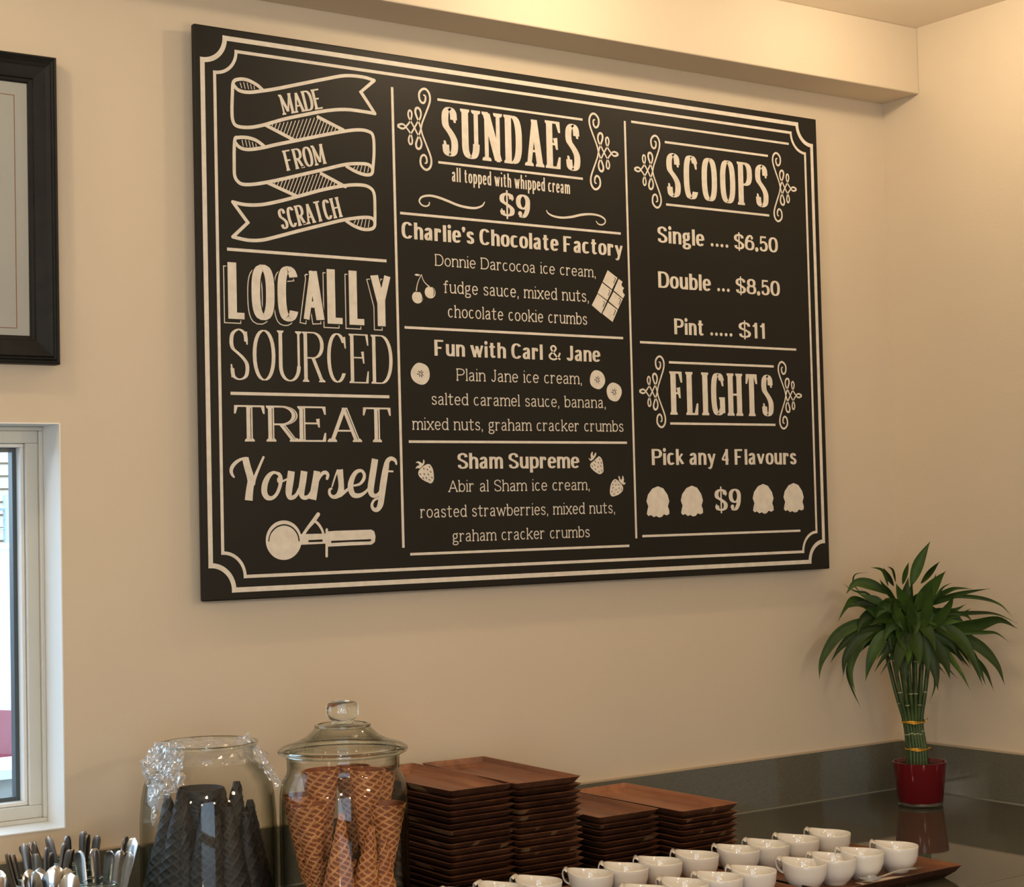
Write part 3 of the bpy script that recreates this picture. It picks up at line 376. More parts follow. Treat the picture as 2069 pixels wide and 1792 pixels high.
        for a in (.02, .5): c((a, .72 * X), (a + .14, .95 * X), (a + .29, X), (a + .43, .9 * X), (a + .48, .66 * X)); l((a + .48, .7 * X), (a + .48, 0)); sf(a + .48, 0)
    elif ch == 'o': w = .43; e(.5, .5 * X, .5, .5 * X, 0, 360)
    elif ch == 'p': w = .44; l((.05, -.3), (.05, X)); e(.52, .5 * X, .48, .5 * X, 0, 360); sf(.05, -.3); sf(.05, X, -1)
    elif ch == 'r': w = .32; l((.08, 0), (.08, X)); c((.08, .66 * X), (.35, .92 * X), (.65, X), (.95, .93 * X)); dot(.92, .86 * X, .7); sf(.08, 0); sf(.08, X, -1)
    elif ch == 's': w = .34; c((.9, .78 * X), (.8, .94 * X), (.48, X), (.14, .92 * X), (.05, .76 * X), (.2, .6 * X), (.5, .51 * X), (.82, .41 * X), (.96, .26 * X), (.86, .07 * X), (.5, 0), (.14, .06 * X), (.05, .22 * X)); bk(.94, .96 * X, .7 * X); bk(.03, .05 * X, .3 * X)
    elif ch == 't': w = .34; l((.36, X + .22), (.36, .18 * X)); c((.36, .2 * X), (.45, .02 * X), (.72, 0), (1, .1 * X), k=.8); l((-.18, X), (1.02, X))
    elif ch == 'u': w = .44; l((.05, X), (.05, .32 * X)); c((.05, .34 * X), (.15, .08 * X), (.42, 0), (.72, .06 * X), (.95, .28 * X)); l((.95, X), (.95, 0)); sf(.05, X, -1); sf(.95, X, -1); sf(.95, 0, 1)
    elif ch == 'v': w = .46; l((.02, X), (.5, 0)); l((.98, X), (.5, 0), k=.75); sf(.02, X); sf(.98, X)
    elif ch == 'w': w = .7; l((.0, X), (.27, 0)); l((.27, 0), (.5, .92 * X), k=.75); l((.5, .92 * X), (.75, 0)); l((.75, 0), (1, X), k=.75); sf(0, X); sf(1, X)
    elif ch == 'x': w = .44; l((.04, X), (.96, 0)); l((.96, X), (.04, 0), k=.7); [sf(a, b) for a in (.04, .96) for b in (0, X)]
    elif ch == 'y': w = .46; l((.02, X), (.52, .02)); c((.98, X), (.52, .02), (.32, -.26), (.12, -.3), (0, -.24), k=.8); sf(.02, X); sf(.98, X)
    elif ch == '0': w = .42; e(.5, .5, .5, .5, 0, 360)
    elif ch == '1': w = .2; l((.75, 0), (.75, 1)); l((.75, .97), (.05, .78), k=.7)
    elif ch == '4': w = .5; l((.72, 0), (.72, 1)); l((.72, 1), (0, .3), k=.6); l((0, .3), (1, .3))
    elif ch == '5': w = .4; l((.15, 1), (.92, 1)); l((.15, 1), (.1, .56), k=.6); c((.1, .56), (.45, .64), (.82, .56), (.98, .32), (.84, .07), (.45, 0), (.08, .08)); dot(.12, .14, .8)
    elif ch == '6': w = .42; e(.5, .31, .5, .31, 0, 360); c((0, .33), (.05, .62), (.22, .85), (.5, 1), (.82, .97)); dot(.84, .86, .8)
    elif ch == '8': w = .42; e(.5, .76, .42, .24, 0, 360); e(.5, .27, .5, .27, 0, 360)
    elif ch == '9': w = .42; e(.5, .69, .5, .31, 0, 360); c((1, .67), (.95, .38), (.78, .15), (.5, 0), (.16, .03)); dot(.18, .14, .8)
    elif ch == '&': w = .8; c((.98, .5), (.86, .25), (.6, .04), (.3, 0), (.04, .12), (.03, .32), (.28, .5), (.52, .66), (.6, .84), (.42, 1), (.2, .92), (.18, .74), (.4, .48), (.7, .18), (1, 0), k=.62)
    elif ch == '.': w = .04; dot(.5, .035, 1.15)
    elif ch == ',': w = .05; dot(.5, .03, 1.0); c((.62, .03), (.6, -.08), (.2, -.18), k=.6)
    elif ch == '\u2019': w = .05; dot(.5, .93, 1.0); c((.62, .93), (.6, .8), (.2, .7), k=.6)
    elif ch == ' ': w = .27
    return w, g
class Paint:
    """flat painted shapes on the board face, in millimetres (x right, z up)"""
    def __init__(s): s.mb = MB(); s.q = 0
    def poly(s, pts, lay=0):
        s.q += 1; y = -.0003 - .00022 * lay - 2.5e-6 * (s.q % 70)
        s.mb.add([(x / 1000, y, z / 1000) for x, z in pts], [tuple(range(len(pts)))])
    def stroke(s, pts, a, b=None, ext=0, lay=0, caps=False):
        b = a if b is None else b
        P = [Vector(p[:2]) for p in pts]; W_ = [p[2] / 2 if len(p) > 2 else None for p in pts]
        Q = [P[0]]; WW = [W_[0]]
        for p, w in zip(P[1:], W_[1:]):
            if (p - Q[-1]).length > 1e-4: Q.append(p); WW.append(w)
        P, W_ = Q, WW
        if len(P) < 2: return
        closed = (P[0] - P[-1]).length < 1e-3 and len(P) > 4
        if ext and not closed:
            P[0] = P[0] + (P[0] - P[1]).normalized() * ext; P[-1] = P[-1] + (P[-1] - P[-2]).normalized() * ext
        L_, R_ = [], []; n = len(P); s.q += 1; y = -.0003 - .00022 * lay - 2.5e-6 * (s.q % 70)
        for i, p in enumerate(P):
            if closed: t = (P[1] - P[-2]).normalized() if i in (0, n - 1) else (P[i + 1] - P[i - 1]).normalized()
            else: t = (P[min(i + 1, n - 1)] - P[max(i - 1, 0)]).normalized()
            nx, nz = -t.y, t.x
            aa, bb = (a, b) if W_[i] is None else (W_[i], W_[i])
            k = math.sqrt(aa * aa * nx * nx + bb * bb * nz * nz) + 1e-6; o = Vector((aa * aa * nx / k, bb * bb * nz / k))
            if 0 < i < n - 1 and not closed:
                t1 = (p - P[i - 1]).normalized(); t2 = (P[i + 1] - p).normalized(); d = t1.dot(t2)
                if d > .0: o = o / max(math.sqrt((1 + d) / 2), .6)
            L_.append(p + o); R_.append(p - o)
        s.mb.add([(q.x / 1000, y, q.y / 1000) for q in L_ + R_], [(i, i + 1, n + i + 1, n + i) for i in range(n - 1)])
        if caps:
            for i in (0, n - 1):
                aa = a if W_[i] is None else W_[i]; s.disc(P[i].x, P[i].y, aa, aa if W_[i] is not None else b, lay)
    def disc(s, x, z, a, b=None, lay=0, n=20):
        b = a if b is None else b
        s.poly([(x + a * math.cos(2 * math.pi * i / n), z + b * math.sin(2 * math.pi * i / n)) for i in range(n)], lay)
    def build(s, name, par, m=None, label=None):
        o = s.mb.build(name, m or M['chalk'], par)
        if label: o['label'] = label
        return o
def text(pt, txt, x0, z0, x1, z1, H, st, lay=0, dx=0, dz=0, grow=0, inline=0):
    wv, wh, X, sp, slab, beak, n = (st[k] for k in ('wv', 'wh', 'X', 'sp', 'slab', 'beak', 'n'))
    L_ = math.hypot(x1 - x0, z1 - z0); ux, uz = (x1 - x0) / L_, (z1 - z0) / L_
    a, b = wv * H / 2, wh * H / 2
    gl = [(c, *glyph(c, X, n)) for c in txt]
    fixed = sum((2 * a if c != ' ' else 0) for c in txt) + sp * H * (len(txt) - 1)
    sc = (L_ - fixed - (2 * slab * H if slab and not txt[0] in 'SCOG' else 0)) / sum(w * H for _, w, _ in gl)
    cur = slab * H if slab and not txt[0] in 'SCOG' else 0
    ga, gb = a + grow, b + grow
    for c, w, g in gl:
        bw = w * H * sc
        def T(x, y):
            lx = cur + a + x * bw; ly = b + y * (H - 2 * b)
            return (x0 + dx + lx * ux - ly * uz, z0 + dz + lx * uz + ly * ux)
        def rot_ok(): return abs(uz) < .02
        for kind, p, k in g:
            if inline:
                if kind == 'l' and k >= 1 and abs(p[0][1] - p[-1][1]) > .3: pt.stroke([T(*q[:2]) for q in p], inline, .03, ext=-H * .05, lay=lay)
                continue
            if kind == 'l':
                P_ = [T(*q[:2]) for q in p]
                straight = len(p) == 2
                if rot_ok(): pt.stroke(P_, max(a * k, b) + grow, gb, ext=(grow + (b if straight and abs(p[0][0] - p[1][0]) < .3 else 0)) if straight else grow, lay=lay)
                else:
                    # rotated baseline: build in the letters' own axes
                    sub = Paint(); sub.stroke([(cur + a + q[0] * bw, b + q[1] * (H - 2 * b)) for q in p], max(a * k, b), b, ext=b if straight and abs(p[0][0] - p[1][0]) < .3 else 0)
                    pt.q += 1; pt.mb.add([((x0 + vx * 1000 * ux - vz * 1000 * uz) / 1000, vy - 2.5e-6 * pt.q, (z0 + vx * 1000 * uz + vz * 1000 * ux) / 1000) for vx, vy, vz in sub.mb.v], sub.mb.f)
            elif kind == 'S' and slab:
                hl = a + slab * H; yb_ = (b if p[1] <= 0 else -b) if False else 0
                xa = -hl if k <= 0 else 0; xb = hl if k >= 0 else 0
                cx, cz = T(*p); q = [(xa, -b), (xb, -b), (xb, b), (xa, b)]
                if k == 0 or True:
                    up = 1 if p[1] <= .01 or p[1] < 0 else -1       # bracketed slab
                    bw2 = b * 1.0
                    q = [(xa, -up * b), (xb, -up * b), (xb, up * b * .6), (min(a, xb) if xb else 0, up * (b + slab * H * .8)), (max(-a, xa) if xa else 0, up * (b + slab * H * .8)), (xa, up * b * .6)]
                pt.poly([(cx + u * ux - v * uz, cz + u * uz + v * ux) for u, v in q], lay)
            elif kind == 'B' and beak:
                x_, ya, yb2 = p; A = T(x_, ya); B = T(x_, yb2); th = max(b * .9, beak * H)
                s_ = 1 if x_ > .5 else -1; o_ = a if x_ in (0, 1, .72, .75) else a * .9
                q = [(A[0] + s_ * (o_ * .4) * 1, A[1] + (b if ya > yb2 else -b)), (A[0] - s_ * th * 1.6, A[1] + (b * .2 if ya > yb2 else -b * .2)), (B[0] - s_ * th * .1, B[1]), (B[0] + s_ * th * .9, B[1])]
                if abs(uz) < .02: pt.poly(q, lay)
            elif kind == 'D':
                r = max(a * 1.12, b * 1.12) * k * (1.0); cx, cz = T(*p); pt.disc(cx, cz, r, r, lay)
        cur += bw + 2 * a + sp * H if c != ' ' else bw + sp * H
ST = dict(
    head=dict(wv=.16, wh=.05, X=.7, sp=.095, slab=.030, beak=.05, n=2.5),
    ribbon=dict(wv=.155, wh=.075, X=.7, sp=.04, slab=.025, beak=.0, n=2.4),
    thin=dict(wv=.08, wh=.028, X=.7, sp=.075, slab=.032, beak=.03, n=2.1),
    treat=dict(wv=.185, wh=.05, X=.7, sp=.055, slab=.06, beak=.05, n=2.0),
    sans=dict(wv=.17, wh=.115, X=.7, sp=.06, slab=0, beak=0, n=2.6),
    bold=dict(wv=.235, wh=.115, X=.73, sp=.05, slab=0, beak=.0, n=2.5),
    price=dict(wv=.24, wh=.075, X=.7, sp=.07, slab=0, beak=.06, n=2.2),
    body=dict(wv=.098, wh=.082, X=.70, sp=.115, slab=.055, beak=.0, n=2.1),
    small=dict(wv=.115, wh=.085, X=.66, sp=.07, slab=0, beak=0, n=2.3))
board = thing('menu_board', 'large black hand-painted menu board hung on the tan wall', 'menu board', (0, 0, Z0))
mb = MB(); mb.box((0, 0, 0), (1.5064, .012, 1)); o = mb.build('panel', M['board'], board, loc=(0, 0, 0)); bevel(o, .0025, 3)
mb = MB(); mb.box((.12, .012, .12), (1.38, .0295, .20)); mb.box((.12, .012, .80), (1.38, .0295, .88)); mb.build('mounting_cleat', M['cabinet'], board)
def border(x0, z0, x1, z1, r, w, lab):
    p = Paint(); seq = []
    for cx, cz, a0 in ((x0, z0, 90), (x1, z0, 180), (x1, z1, 270), (x0, z1, 360)):
        # concave quarter circle at every corner, square ends
        arc = [(cx + r * math.cos(R(a0 - 90 * i / 14)), cz + r * math.sin(R(a0 - 90 * i / 14))) for i in range(15)]
        p.stroke(arc, w / 2, ext=w / 2); seq.append(arc)
    p.stroke([(x0 + r, z0), (x1 - r, z0)], w / 2, ext=w / 2); p.stroke([(x0 + r, z1), (x1 - r, z1)], w / 2, ext=w / 2)
    p.stroke([(x0, z0 + r), (x0, z1 - r)], w / 2, ext=w / 2); p.stroke([(x1, z0 + r), (x1, z1 - r)], w / 2, ext=w / 2)
    p.build('border_line', board, label=lab)
border(15, 17.5, 1489, 982, 43.5, 8.6, 'thick outer white border line'); border(38, 40, 1468, 961, 42, 5.8, 'thinner inner white border line')
for a in [(56, 610.2, 380, 610.2, 5.5), (58, 358.5, 380, 358.5, 5.5), (500, 925.7, 847, 925.7, 4.6), (499, 805.7, 844, 805.7, 4.6), (411.7, 702, 938, 702, 4.8), (416, 488.5, 937, 488.5, 4.8), (420, 276, 940, 276, 4.8), (418, 67.5, 939, 67.5, 4.8),
          (973, 935.6, 1419, 935.6, 4.8), (1062, 902.7, 1355, 902.7, 4.8), (1061, 772, 1354, 772, 4.8), (981, 482, 1423, 482, 4.8), (1057, 443, 1354, 443, 4.8), (1056, 316.3, 1354, 316.3, 4.8), (973.6, 86, 1419, 86, 4.8),
          (400, 937, 403.5, 80, 5.4), (956.2, 935, 957.7, 82, 5.0)]:
    p = Paint(); p.stroke([(a[0], a[1]), (a[2], a[3])], a[4] / 2); p.build('divider_line', board)
p = Paint()
for s_ in RIB: p.stroke(cr(s_, 4) if len(s_) > 4 else s_, 3.1, caps=True)
for s_ in HATCH: p.stroke(s_, .75)
p.build('ribbon_banner', board, label='white outlined folded ribbon with hatched shading')
def put(name, txt, x0, z0, x1, z1, H, st, lab=None):
    p = Paint(); text(p, txt, x0, z0, x1, z1, H, ST[st]); return p.build(name, board, label=lab)
LB = lambda t: f'white painted words {t}'
put('lettering', 'MADE', 170, 858.5, 255.6, 880.7, 36.5, 'ribbon', LB('MADE')); put('lettering', 'FROM', 176, 758.5, 257.8, 779.7, 36.5, 'ribbon', LB('FROM')); put('lettering', 'SCRATCH', 164, 652, 288.3, 685, 37, 'ribbon', LB('SCRATCH'))
# LOCALLY with an offset outline shadow: outline, black core, black halo, white face
p = Paint(); text(p, 'LOCALLY', 56, 488.5, 389, 488.5, 99, ST['sans'], lay=0, dx=-7.2, dz=-7.2, grow=.9); p.build('lettering_shadow', board, label='thin white outline shadow behind LOCALLY')
p = Paint(); text(p, 'LOCALLY', 56, 488.5, 389, 488.5, 99, ST['sans'], lay=1, dx=-7.2, dz=-7.2, grow=-.9); p.build('lettering_shadow', board, M['board'])
p = Paint(); text(p, 'LOCALLY', 56, 488.5, 389, 488.5, 99, ST['sans'], lay=2, grow=2.2); p.build('lettering_shadow', board, M['board'])
p = Paint(); text(p, 'LOCALLY', 56, 488.5, 389, 488.5, 99, ST['sans'], lay=3); p.build('lettering', board, label=LB('LOCALLY'))
put('lettering', 'SOURCED', 57, 382, 388.5, 382, 90, 'thin', LB('SOURCED'))
p = Paint(); text(p, 'TREAT', 57, 274.8, 389, 274.8, 63.5, ST['treat']); p.mb.mi = 1; text(p, 'TREAT', 57, 274.8, 389, 274.8, 63.5, ST['treat'], lay=1, dx=2.3, inline=.6); p.build('lettering', board, [M['chalk'], M['board']], LB('TREAT') + ' with a thin dark inline')
p = Paint()
for s_ in YOUR: p.stroke(cr(s_, 5) if len(s_) > 2 else s_, 5, caps=s_[0][2] < 9)
p.build('lettering', board, label='white script word Yourself')
p = Paint(); D = SCOOPW; p.poly(D['ball']); p.poly(D['neck']); p.poly(D['handle'], .5)
for k in ('lever', 'curve'): p.stroke(cr(D[k], 5), 3, caps=True)
p.stroke(D['tbar'], 3, caps=True, lay=.7); sd = p.build('scoop_drawing', board, label='white painted ice cream scoop')
p = Paint(); p.stroke(D['arc'], 1.5, lay=1.5, caps=True); p.poly(D['slot'], 1.5); p.poly(D['slot2'], 1.5); p.build('scoop_detail', board, M['board'])
put('lettering', 'SUNDAES', 508, 819.3, 839, 819.3, 95, 'head', LB('SUNDAES')); put('lettering', 'SCOOPS', 1064, 788.5, 1353.5, 788.5, 93, 'head', LB('SCOOPS')); put('lettering', 'FLIGHTS', 1057, 334.5, 1353, 334.5, 90, 'head', LB('FLIGHTS'))
put('lettering', 'all topped with whipped cream', 529, 771.8, 811, 771.8, 27.5, 'small', LB('all topped with whipped cream'))
put('lettering', '$9', 638, 715, 711.5, 715, 46, 'price', 'white painted price $9')
for t, x0, z, x1, H in [('Charlie\u2019s Chocolate Factory', 414, 655, 943, 31.5), ('Fun with Carl & Jane', 481, 438, 877, 30), ('Sham Supreme', 527, 225, 817, 30)]:
    put('lettering', t, x0, z, x1, z, H, 'bold', LB(t.replace('\u2019', "'")))
for t, x0, z, x1, H in [('Donnie Darcocoa ice cream,', 486, 608, 872, 22.5), ('fudge sauce, mixed nuts,', 503, 557.5, 853, 24), ('chocolate cookie crumbs', 512, 511.5, 847, 24), ('Plain Jane ice cream,', 529, 391.8, 830, 23.5), ('salted caramel sauce, banana,', 471, 345.3, 889, 23),
                         ('mixed nuts, graham cracker crumbs', 428, 298, 933, 23), ('Abir al Sham ice cream,', 505, 181.3, 843, 22.5), ('roasted strawberries, mixed nuts,', 441, 134, 906, 23), ('graham cracker crumbs', 511, 87.5, 840, 22.5)]:
    put('lettering', t, x0, z, x1, z, H, 'body', LB(t.strip(',')))
for t, x0, z, x1, H in [('Single', 1035, 691, 1164, 34), ('$6.50', 1248, 692, 1377, 33), ('Double', 1034, 597, 1179, 34), ('$8.50', 1249, 597, 1379, 33), ('Pint', 1074, 502, 1157, 33), ('$11', 1254, 502.2, 1333.5, 33.5), ('Pick any 4 Flavours', 1004, 230.5, 1414, 33), ]:
    put('lettering', t, x0, z, x1, z, H, 'bold', LB(t))
put('lettering', '$9', 1172, 133.5, 1247, 133.5, 46, 'price', 'white painted price $9 between the scoops')
for z, xs in [(696.4, (1185.6, 1199.8, 1213.5, 1227.6)), (601.8, (1200.5, 1214, 1227.9)), (506.7, (1177.3, 1190.6, 1204, 1218, 1232))]:
    p = Paint(); [p.disc(x, z, 4, 3.6) for x in xs]; p.build('leader_dots', board)
for (xa, xb, z, hh) in [(411, 487.5, 865.6, 78), (936, 860, 864.2, 78), (979, 1051.5, 838.3, 76), (1437.6, 1365, 836.5, 76), (977, 1047, 381.4, 74), (1434.5, 1363.5, 381, 73.5)]:
    h = [(xa + u * (xb - xa), z + v * hh, w * hh / 79) for u, v, w in ORN]
    p = Paint(); p.stroke(cr(h, 5), 2, caps=True); p.stroke(cr([(x, 2 * z - y, w) for x, y, w in h], 5), 2, caps=True); p.build('scroll_ornament', board)
for s_ in FLO: p = Paint(); p.stroke(cr(s_, 5), 2, caps=True); p.build('flourish', board)
for x, z, a, b in [(449, 403, 21, 20.5), (867.9, 402.3, 19.5, 19), (910, 378.3, 19.5, 19)]:
    p = Paint(); p.poly([(x + a * (1 + .035 * math.cos(3 * t + x)) * math.cos(t), z + b * (1 + .03 * math.sin(4 * t)) * math.sin(t)) for t in [i * math.pi / 14 for i in range(28)]]); f = p.build('banana_drawing', board, label='white painted banana slice')
    p = Paint(); w = .75
    for q in [[(-8, -.5), (-2, -1)], [(-2, 1.5), (-4.5, 5.5)], [(2, 7), (1, 4), (-1.5, 1.8)], [(1.5, .5), (6, 4)], [(2, 0), (6, -3.5)], [(-2, -2), (-2.5, -6)], [(2.5, -7), (2, -4), (0, -2)]]:
        p.stroke([(x + u, z + v) for u, v in q], w, lay=1)
    p.build('banana_detail', board, M['board'])
p = Paint()
for (x, z) in CHERRY: p.poly([(x + CHR[0] * math.cos(t), z + CHR[1] * (math.sin(t) - .14 * math.exp(-((t - 1.57) / .35) ** 2))) for t in [i * math.pi / 16 for i in range(32)]])
for s_ in CHSTEM: p.stroke(cr(s_, 5), 1)
p.poly(CHLEAF); p.build('cherry_drawing', board, label='white painted pair of cherries on joined stems')
p = Paint(); [p.stroke(cr(s_, 5), 1, lay=1) for s_ in CHHI]; p.build('cherry_detail', board, M['board'])
p = Paint(); [p.poly(s_) for s_ in CHOC]; p.build('chocolate_drawing', board, label='white painted bitten chocolate bar of six squares')
p = Paint(); [p.stroke(s_, .75, lay=1) for s_ in CHOCT]; p.build('chocolate_detail', board, M['board'])
for B_, L2, sd in zip(BERRY, BLEAF, SEEDS):
    p = Paint(); p.poly(cr(B_ + [B_[0]], 3)[:-1]); p.poly(L2); p.build('strawberry_drawing', board, label='white painted strawberry with leaf crown')
    p = Paint(); [p.stroke(s_, .7, lay=1) for s_ in sd]; p.build('strawberry_seeds', board, M['board'])
for x, z in ((1017.5, 155), (1109.5, 155.3), (1311.5, 157), (1402, 158)):
    p = Paint(); s_ = SCO; p.poly([(x + u * 30.6, z + v * 32) for u, v in SCO]); p.build('ice_cream_drawing', board, label='white painted scoop of ice cream')
# ------------------------------------------------------------ picture frame
pf = thing('picture_frame', 'black moulded picture frame cut off by the left edge', 'picture frame', (-.2455, 0, Z0 + .4))
fw, fh = .62, .508                                          # outer size
prof = [(0, .030), (0, .006), (.003, .002), (.006, .004), (.008, .0015), (.011, .0035), (.013, .001), (.017, .003), (.0195, .0045), (.030, .0075), (.038, .010), (.0395, .013), (.044, .014), (.0465, .0175), (.0465, .030)]
def moulding(a, b, inward, name='moulding'):
    a, b, inw = Vector(a), Vector(b), Vector(inward); d = (b - a).normalized(); mb = MB(); vs = []
    for P_, sg in ((a, 1), (b, -1)):
        for w, y in prof: q = P_ + inw * w + d * (w * sg); vs.append((q.x, y, q.z))
    k = len(prof); mb.add(vs, [(i, i + 1, k + i + 1, k + i) for i in range(k - 1)] + [(k - 1, 0, k, 2 * k - 1), tuple(range(k)), tuple(range(k, 2 * k))[::-1]])
    mb.build(name, M['frame'], pf)
moulding((0, 0, 0), (0, 0, fh), (-1, 0, 0)); moulding((-fw, 0, fh), (-fw, 0, 0), (1, 0, 0)); moulding((0, 0, fh), (-fw, 0, fh), (0, 0, -1)); moulding((-fw, 0, 0), (0, 0, 0), (0, 0, 1))
mb = MB(); mb.box((-fw + .045, .018, .045), (-.045, .022, fh - .045)); mb.build('mat_board', M['mat_board'], pf)
mb = MB(); ring(mb, -fw + .0675, -.0672, .058, fh - .067, .0011, .0174, .018); mb.build('mat_line', M['mat_line'], pf)
mb = MB(); mb.box((-fw + .046, .0150, .046), (-.046, .0158, fh - .046)); mb.build('glass', M['pane'], pf)
# ------------------------------------------------------------ counter
counter = thing('counter', 'dark polished stone counter running along the wall into the corner', 'counter', (0, 0, 0))
CX0, CY0 = -2.6, -1.25
mb = MB(); mb.box((CX0, -.7655, CT - .03), (XR - .001, YW - .0005, CT)); o = mb.build('worktop', M['counter'], counter); bevel(o, .0015)
mb = MB(); mb.box((1.02, CY0 - .9, CT - .03), (XR - .001, -.7665, CT)); mb.box((-.9, CY0, CT - .03), (1.0195, -.7665, CT)); o = mb.build('worktop', M['counter'], counter); bevel(o, .0012)
mb = MB(); mb.box((CX0, YW - .012, CT + .0003), (XR - .0128, YW - .0005, CT + .106)); spl = thing('backsplash', 'dark stone backsplash strip along the foot of the board wall', 'backsplash'); o = mb.build('slab', M['splash'], spl); bevel(o, .0012)
mb = MB(); mb.box((CX0, YW - .0125, CT + .106), (XR - .0128, YW - .0002, CT + .1085)); mb.build('caulk_bead', M['counter_edge'], spl)
spr = thing('backsplash', 'dark stone backsplash strip along the right wall behind the plant', 'backsplash')
mb = MB(); mb.box((XR - .0125, CY0 - .9, CT + .0003), (XR - .001, YW - .0005, CT + .106)); o = mb.build('slab', M['splash'], spr); bevel(o, .0012)
mb = MB(); mb.box((XR - .013, CY0 - .9, CT + .106), (XR - .0002, YW - .0125, CT + .1085)); mb.build('caulk_bead', M['counter_edge'], spr)
mb = MB(); mb.box((CX0 + .02, -.74, .08), (XR - .005, YW - .01, CT - .03)); mb.box((1.05, CY0 - .87, .08), (XR - .005, -.74, CT - .03)); mb.box((-.87, CY0 + .03, .08), (1.05, -.74, CT - .03)); mb.box((CX0 + .06, -.70, 0), (XR - .01, YW - .02, .08)); mb.build('cabinet_base', M['cabinet'], counter)
mb = MB(); mb.box((CX0, YW - .0145, CT), (XR - .0128, YW - .0121, CT + .0018)); mb.build('lower_caulk', M['seam'], spl)
mb = MB(); mb.box((XR - .0150, CY0 - .9, CT), (XR - .0126, YW - .0145, CT + .0018)); mb.build('lower_caulk', M['seam'], spr)
# ------------------------------------------------------------ wooden trays
def tray_mesh(w, d, h=.018, inset=.017, fl=.0095, th=.0028, name='tray'):
    """rectangular tray with flared rim; loops of eight corner-cut points"""
    mb = MB(); loops = []
    def lp(hw, hd, z, c):
        pts = []
        for sx, sy, f in ((1, 1, 0), (-1, 1, 1), (-1, -1, 0), (1, -1, 1)):
            a = [(sx * hw, sy * (hd - c)), (sx * (hw - c * .3), sy * (hd - c * .3)), (sx * (hw - c), sy * hd)]
            pts += a if not f else a[::-1]
        return [(x, y, z) for x, y in pts]
    W2, D2 = w / 2, d / 2
    L = [lp(W2 - inset, D2 - inset, 0, .010), lp(W2 - inset * .35, D2 - inset * .35, h * .5, .007), lp(W2 - .001, D2 - .001, h - .0012, .005), lp(W2, D2, h, .004),
         lp(W2 - th, D2 - th, h, .004), lp(W2 - th - inset * .38, D2 - th - inset * .38, fl + (h - fl) * .45, .007), lp(W2 - inset - .004, D2 - inset - .004, fl, .010)]
    vs = sum(L, []); n = 12; fs = []
    ms = []
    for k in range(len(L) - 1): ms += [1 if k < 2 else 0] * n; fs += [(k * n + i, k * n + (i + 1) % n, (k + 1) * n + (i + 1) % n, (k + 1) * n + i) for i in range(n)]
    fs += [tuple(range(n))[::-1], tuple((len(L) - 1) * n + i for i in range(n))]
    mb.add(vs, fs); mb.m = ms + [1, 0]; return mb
TW, TD, PITCH = .136, .325, .0106
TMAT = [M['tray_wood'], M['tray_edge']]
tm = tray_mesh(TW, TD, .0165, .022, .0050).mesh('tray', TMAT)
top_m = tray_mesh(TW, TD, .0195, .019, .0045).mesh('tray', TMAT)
def stack(cx, cy, rz, n, desc, grp):
    for i in range(n):
        o = bpy.data.objects.new('wooden_tray', top_m if i == n - 1 else tm); COL.objects.link(o)
        jx, jy, jr = (random.uniform(-.0016, .0016), random.uniform(-.002, .002), random.uniform(-.9, .9))
        o.location = (cx + jx, cy + jy, CT + .0004 + i * PITCH); o.rotation_euler = (0, 0, R(rz + jr))
        if i == n - 1: tag(o, f'topmost reddish-brown wooden tray of the {desc}', 'tray', grp)
        elif i == 0: tag(o, f'lowest dark wooden tray of the {desc}', 'tray', grp)
        else:
            k = n - 1 - i
            order = ['', 'second', 'third', 'fourth', 'fifth', 'sixth', 'seventh', 'eighth', 'ninth', 'tenth', 'eleventh', 'twelfth', 'thirteenth', 'fourteenth', 'fifteenth', 'sixteenth', 'seventeenth'][k]
            tag(o, f'{order} wooden tray from the top of the {desc}', 'tray', grp)
stack(.356, -.150, 0, 17, 'tall tray stack beside the cone jar', 'trays in the tall stack beside the cone jar')
stack(.492, -.165, -2.5, 17, 'tall tray stack nearest the wall', 'trays in the tall stack nearest the wall')
stack(.650, -.178, 0, 10, 'low tray stack left of the rightmost stack', 'trays in the low front stack')
stack(.789, -.232, 0, 10, 'low tray stack farthest to the right', 'trays in the low right stack')
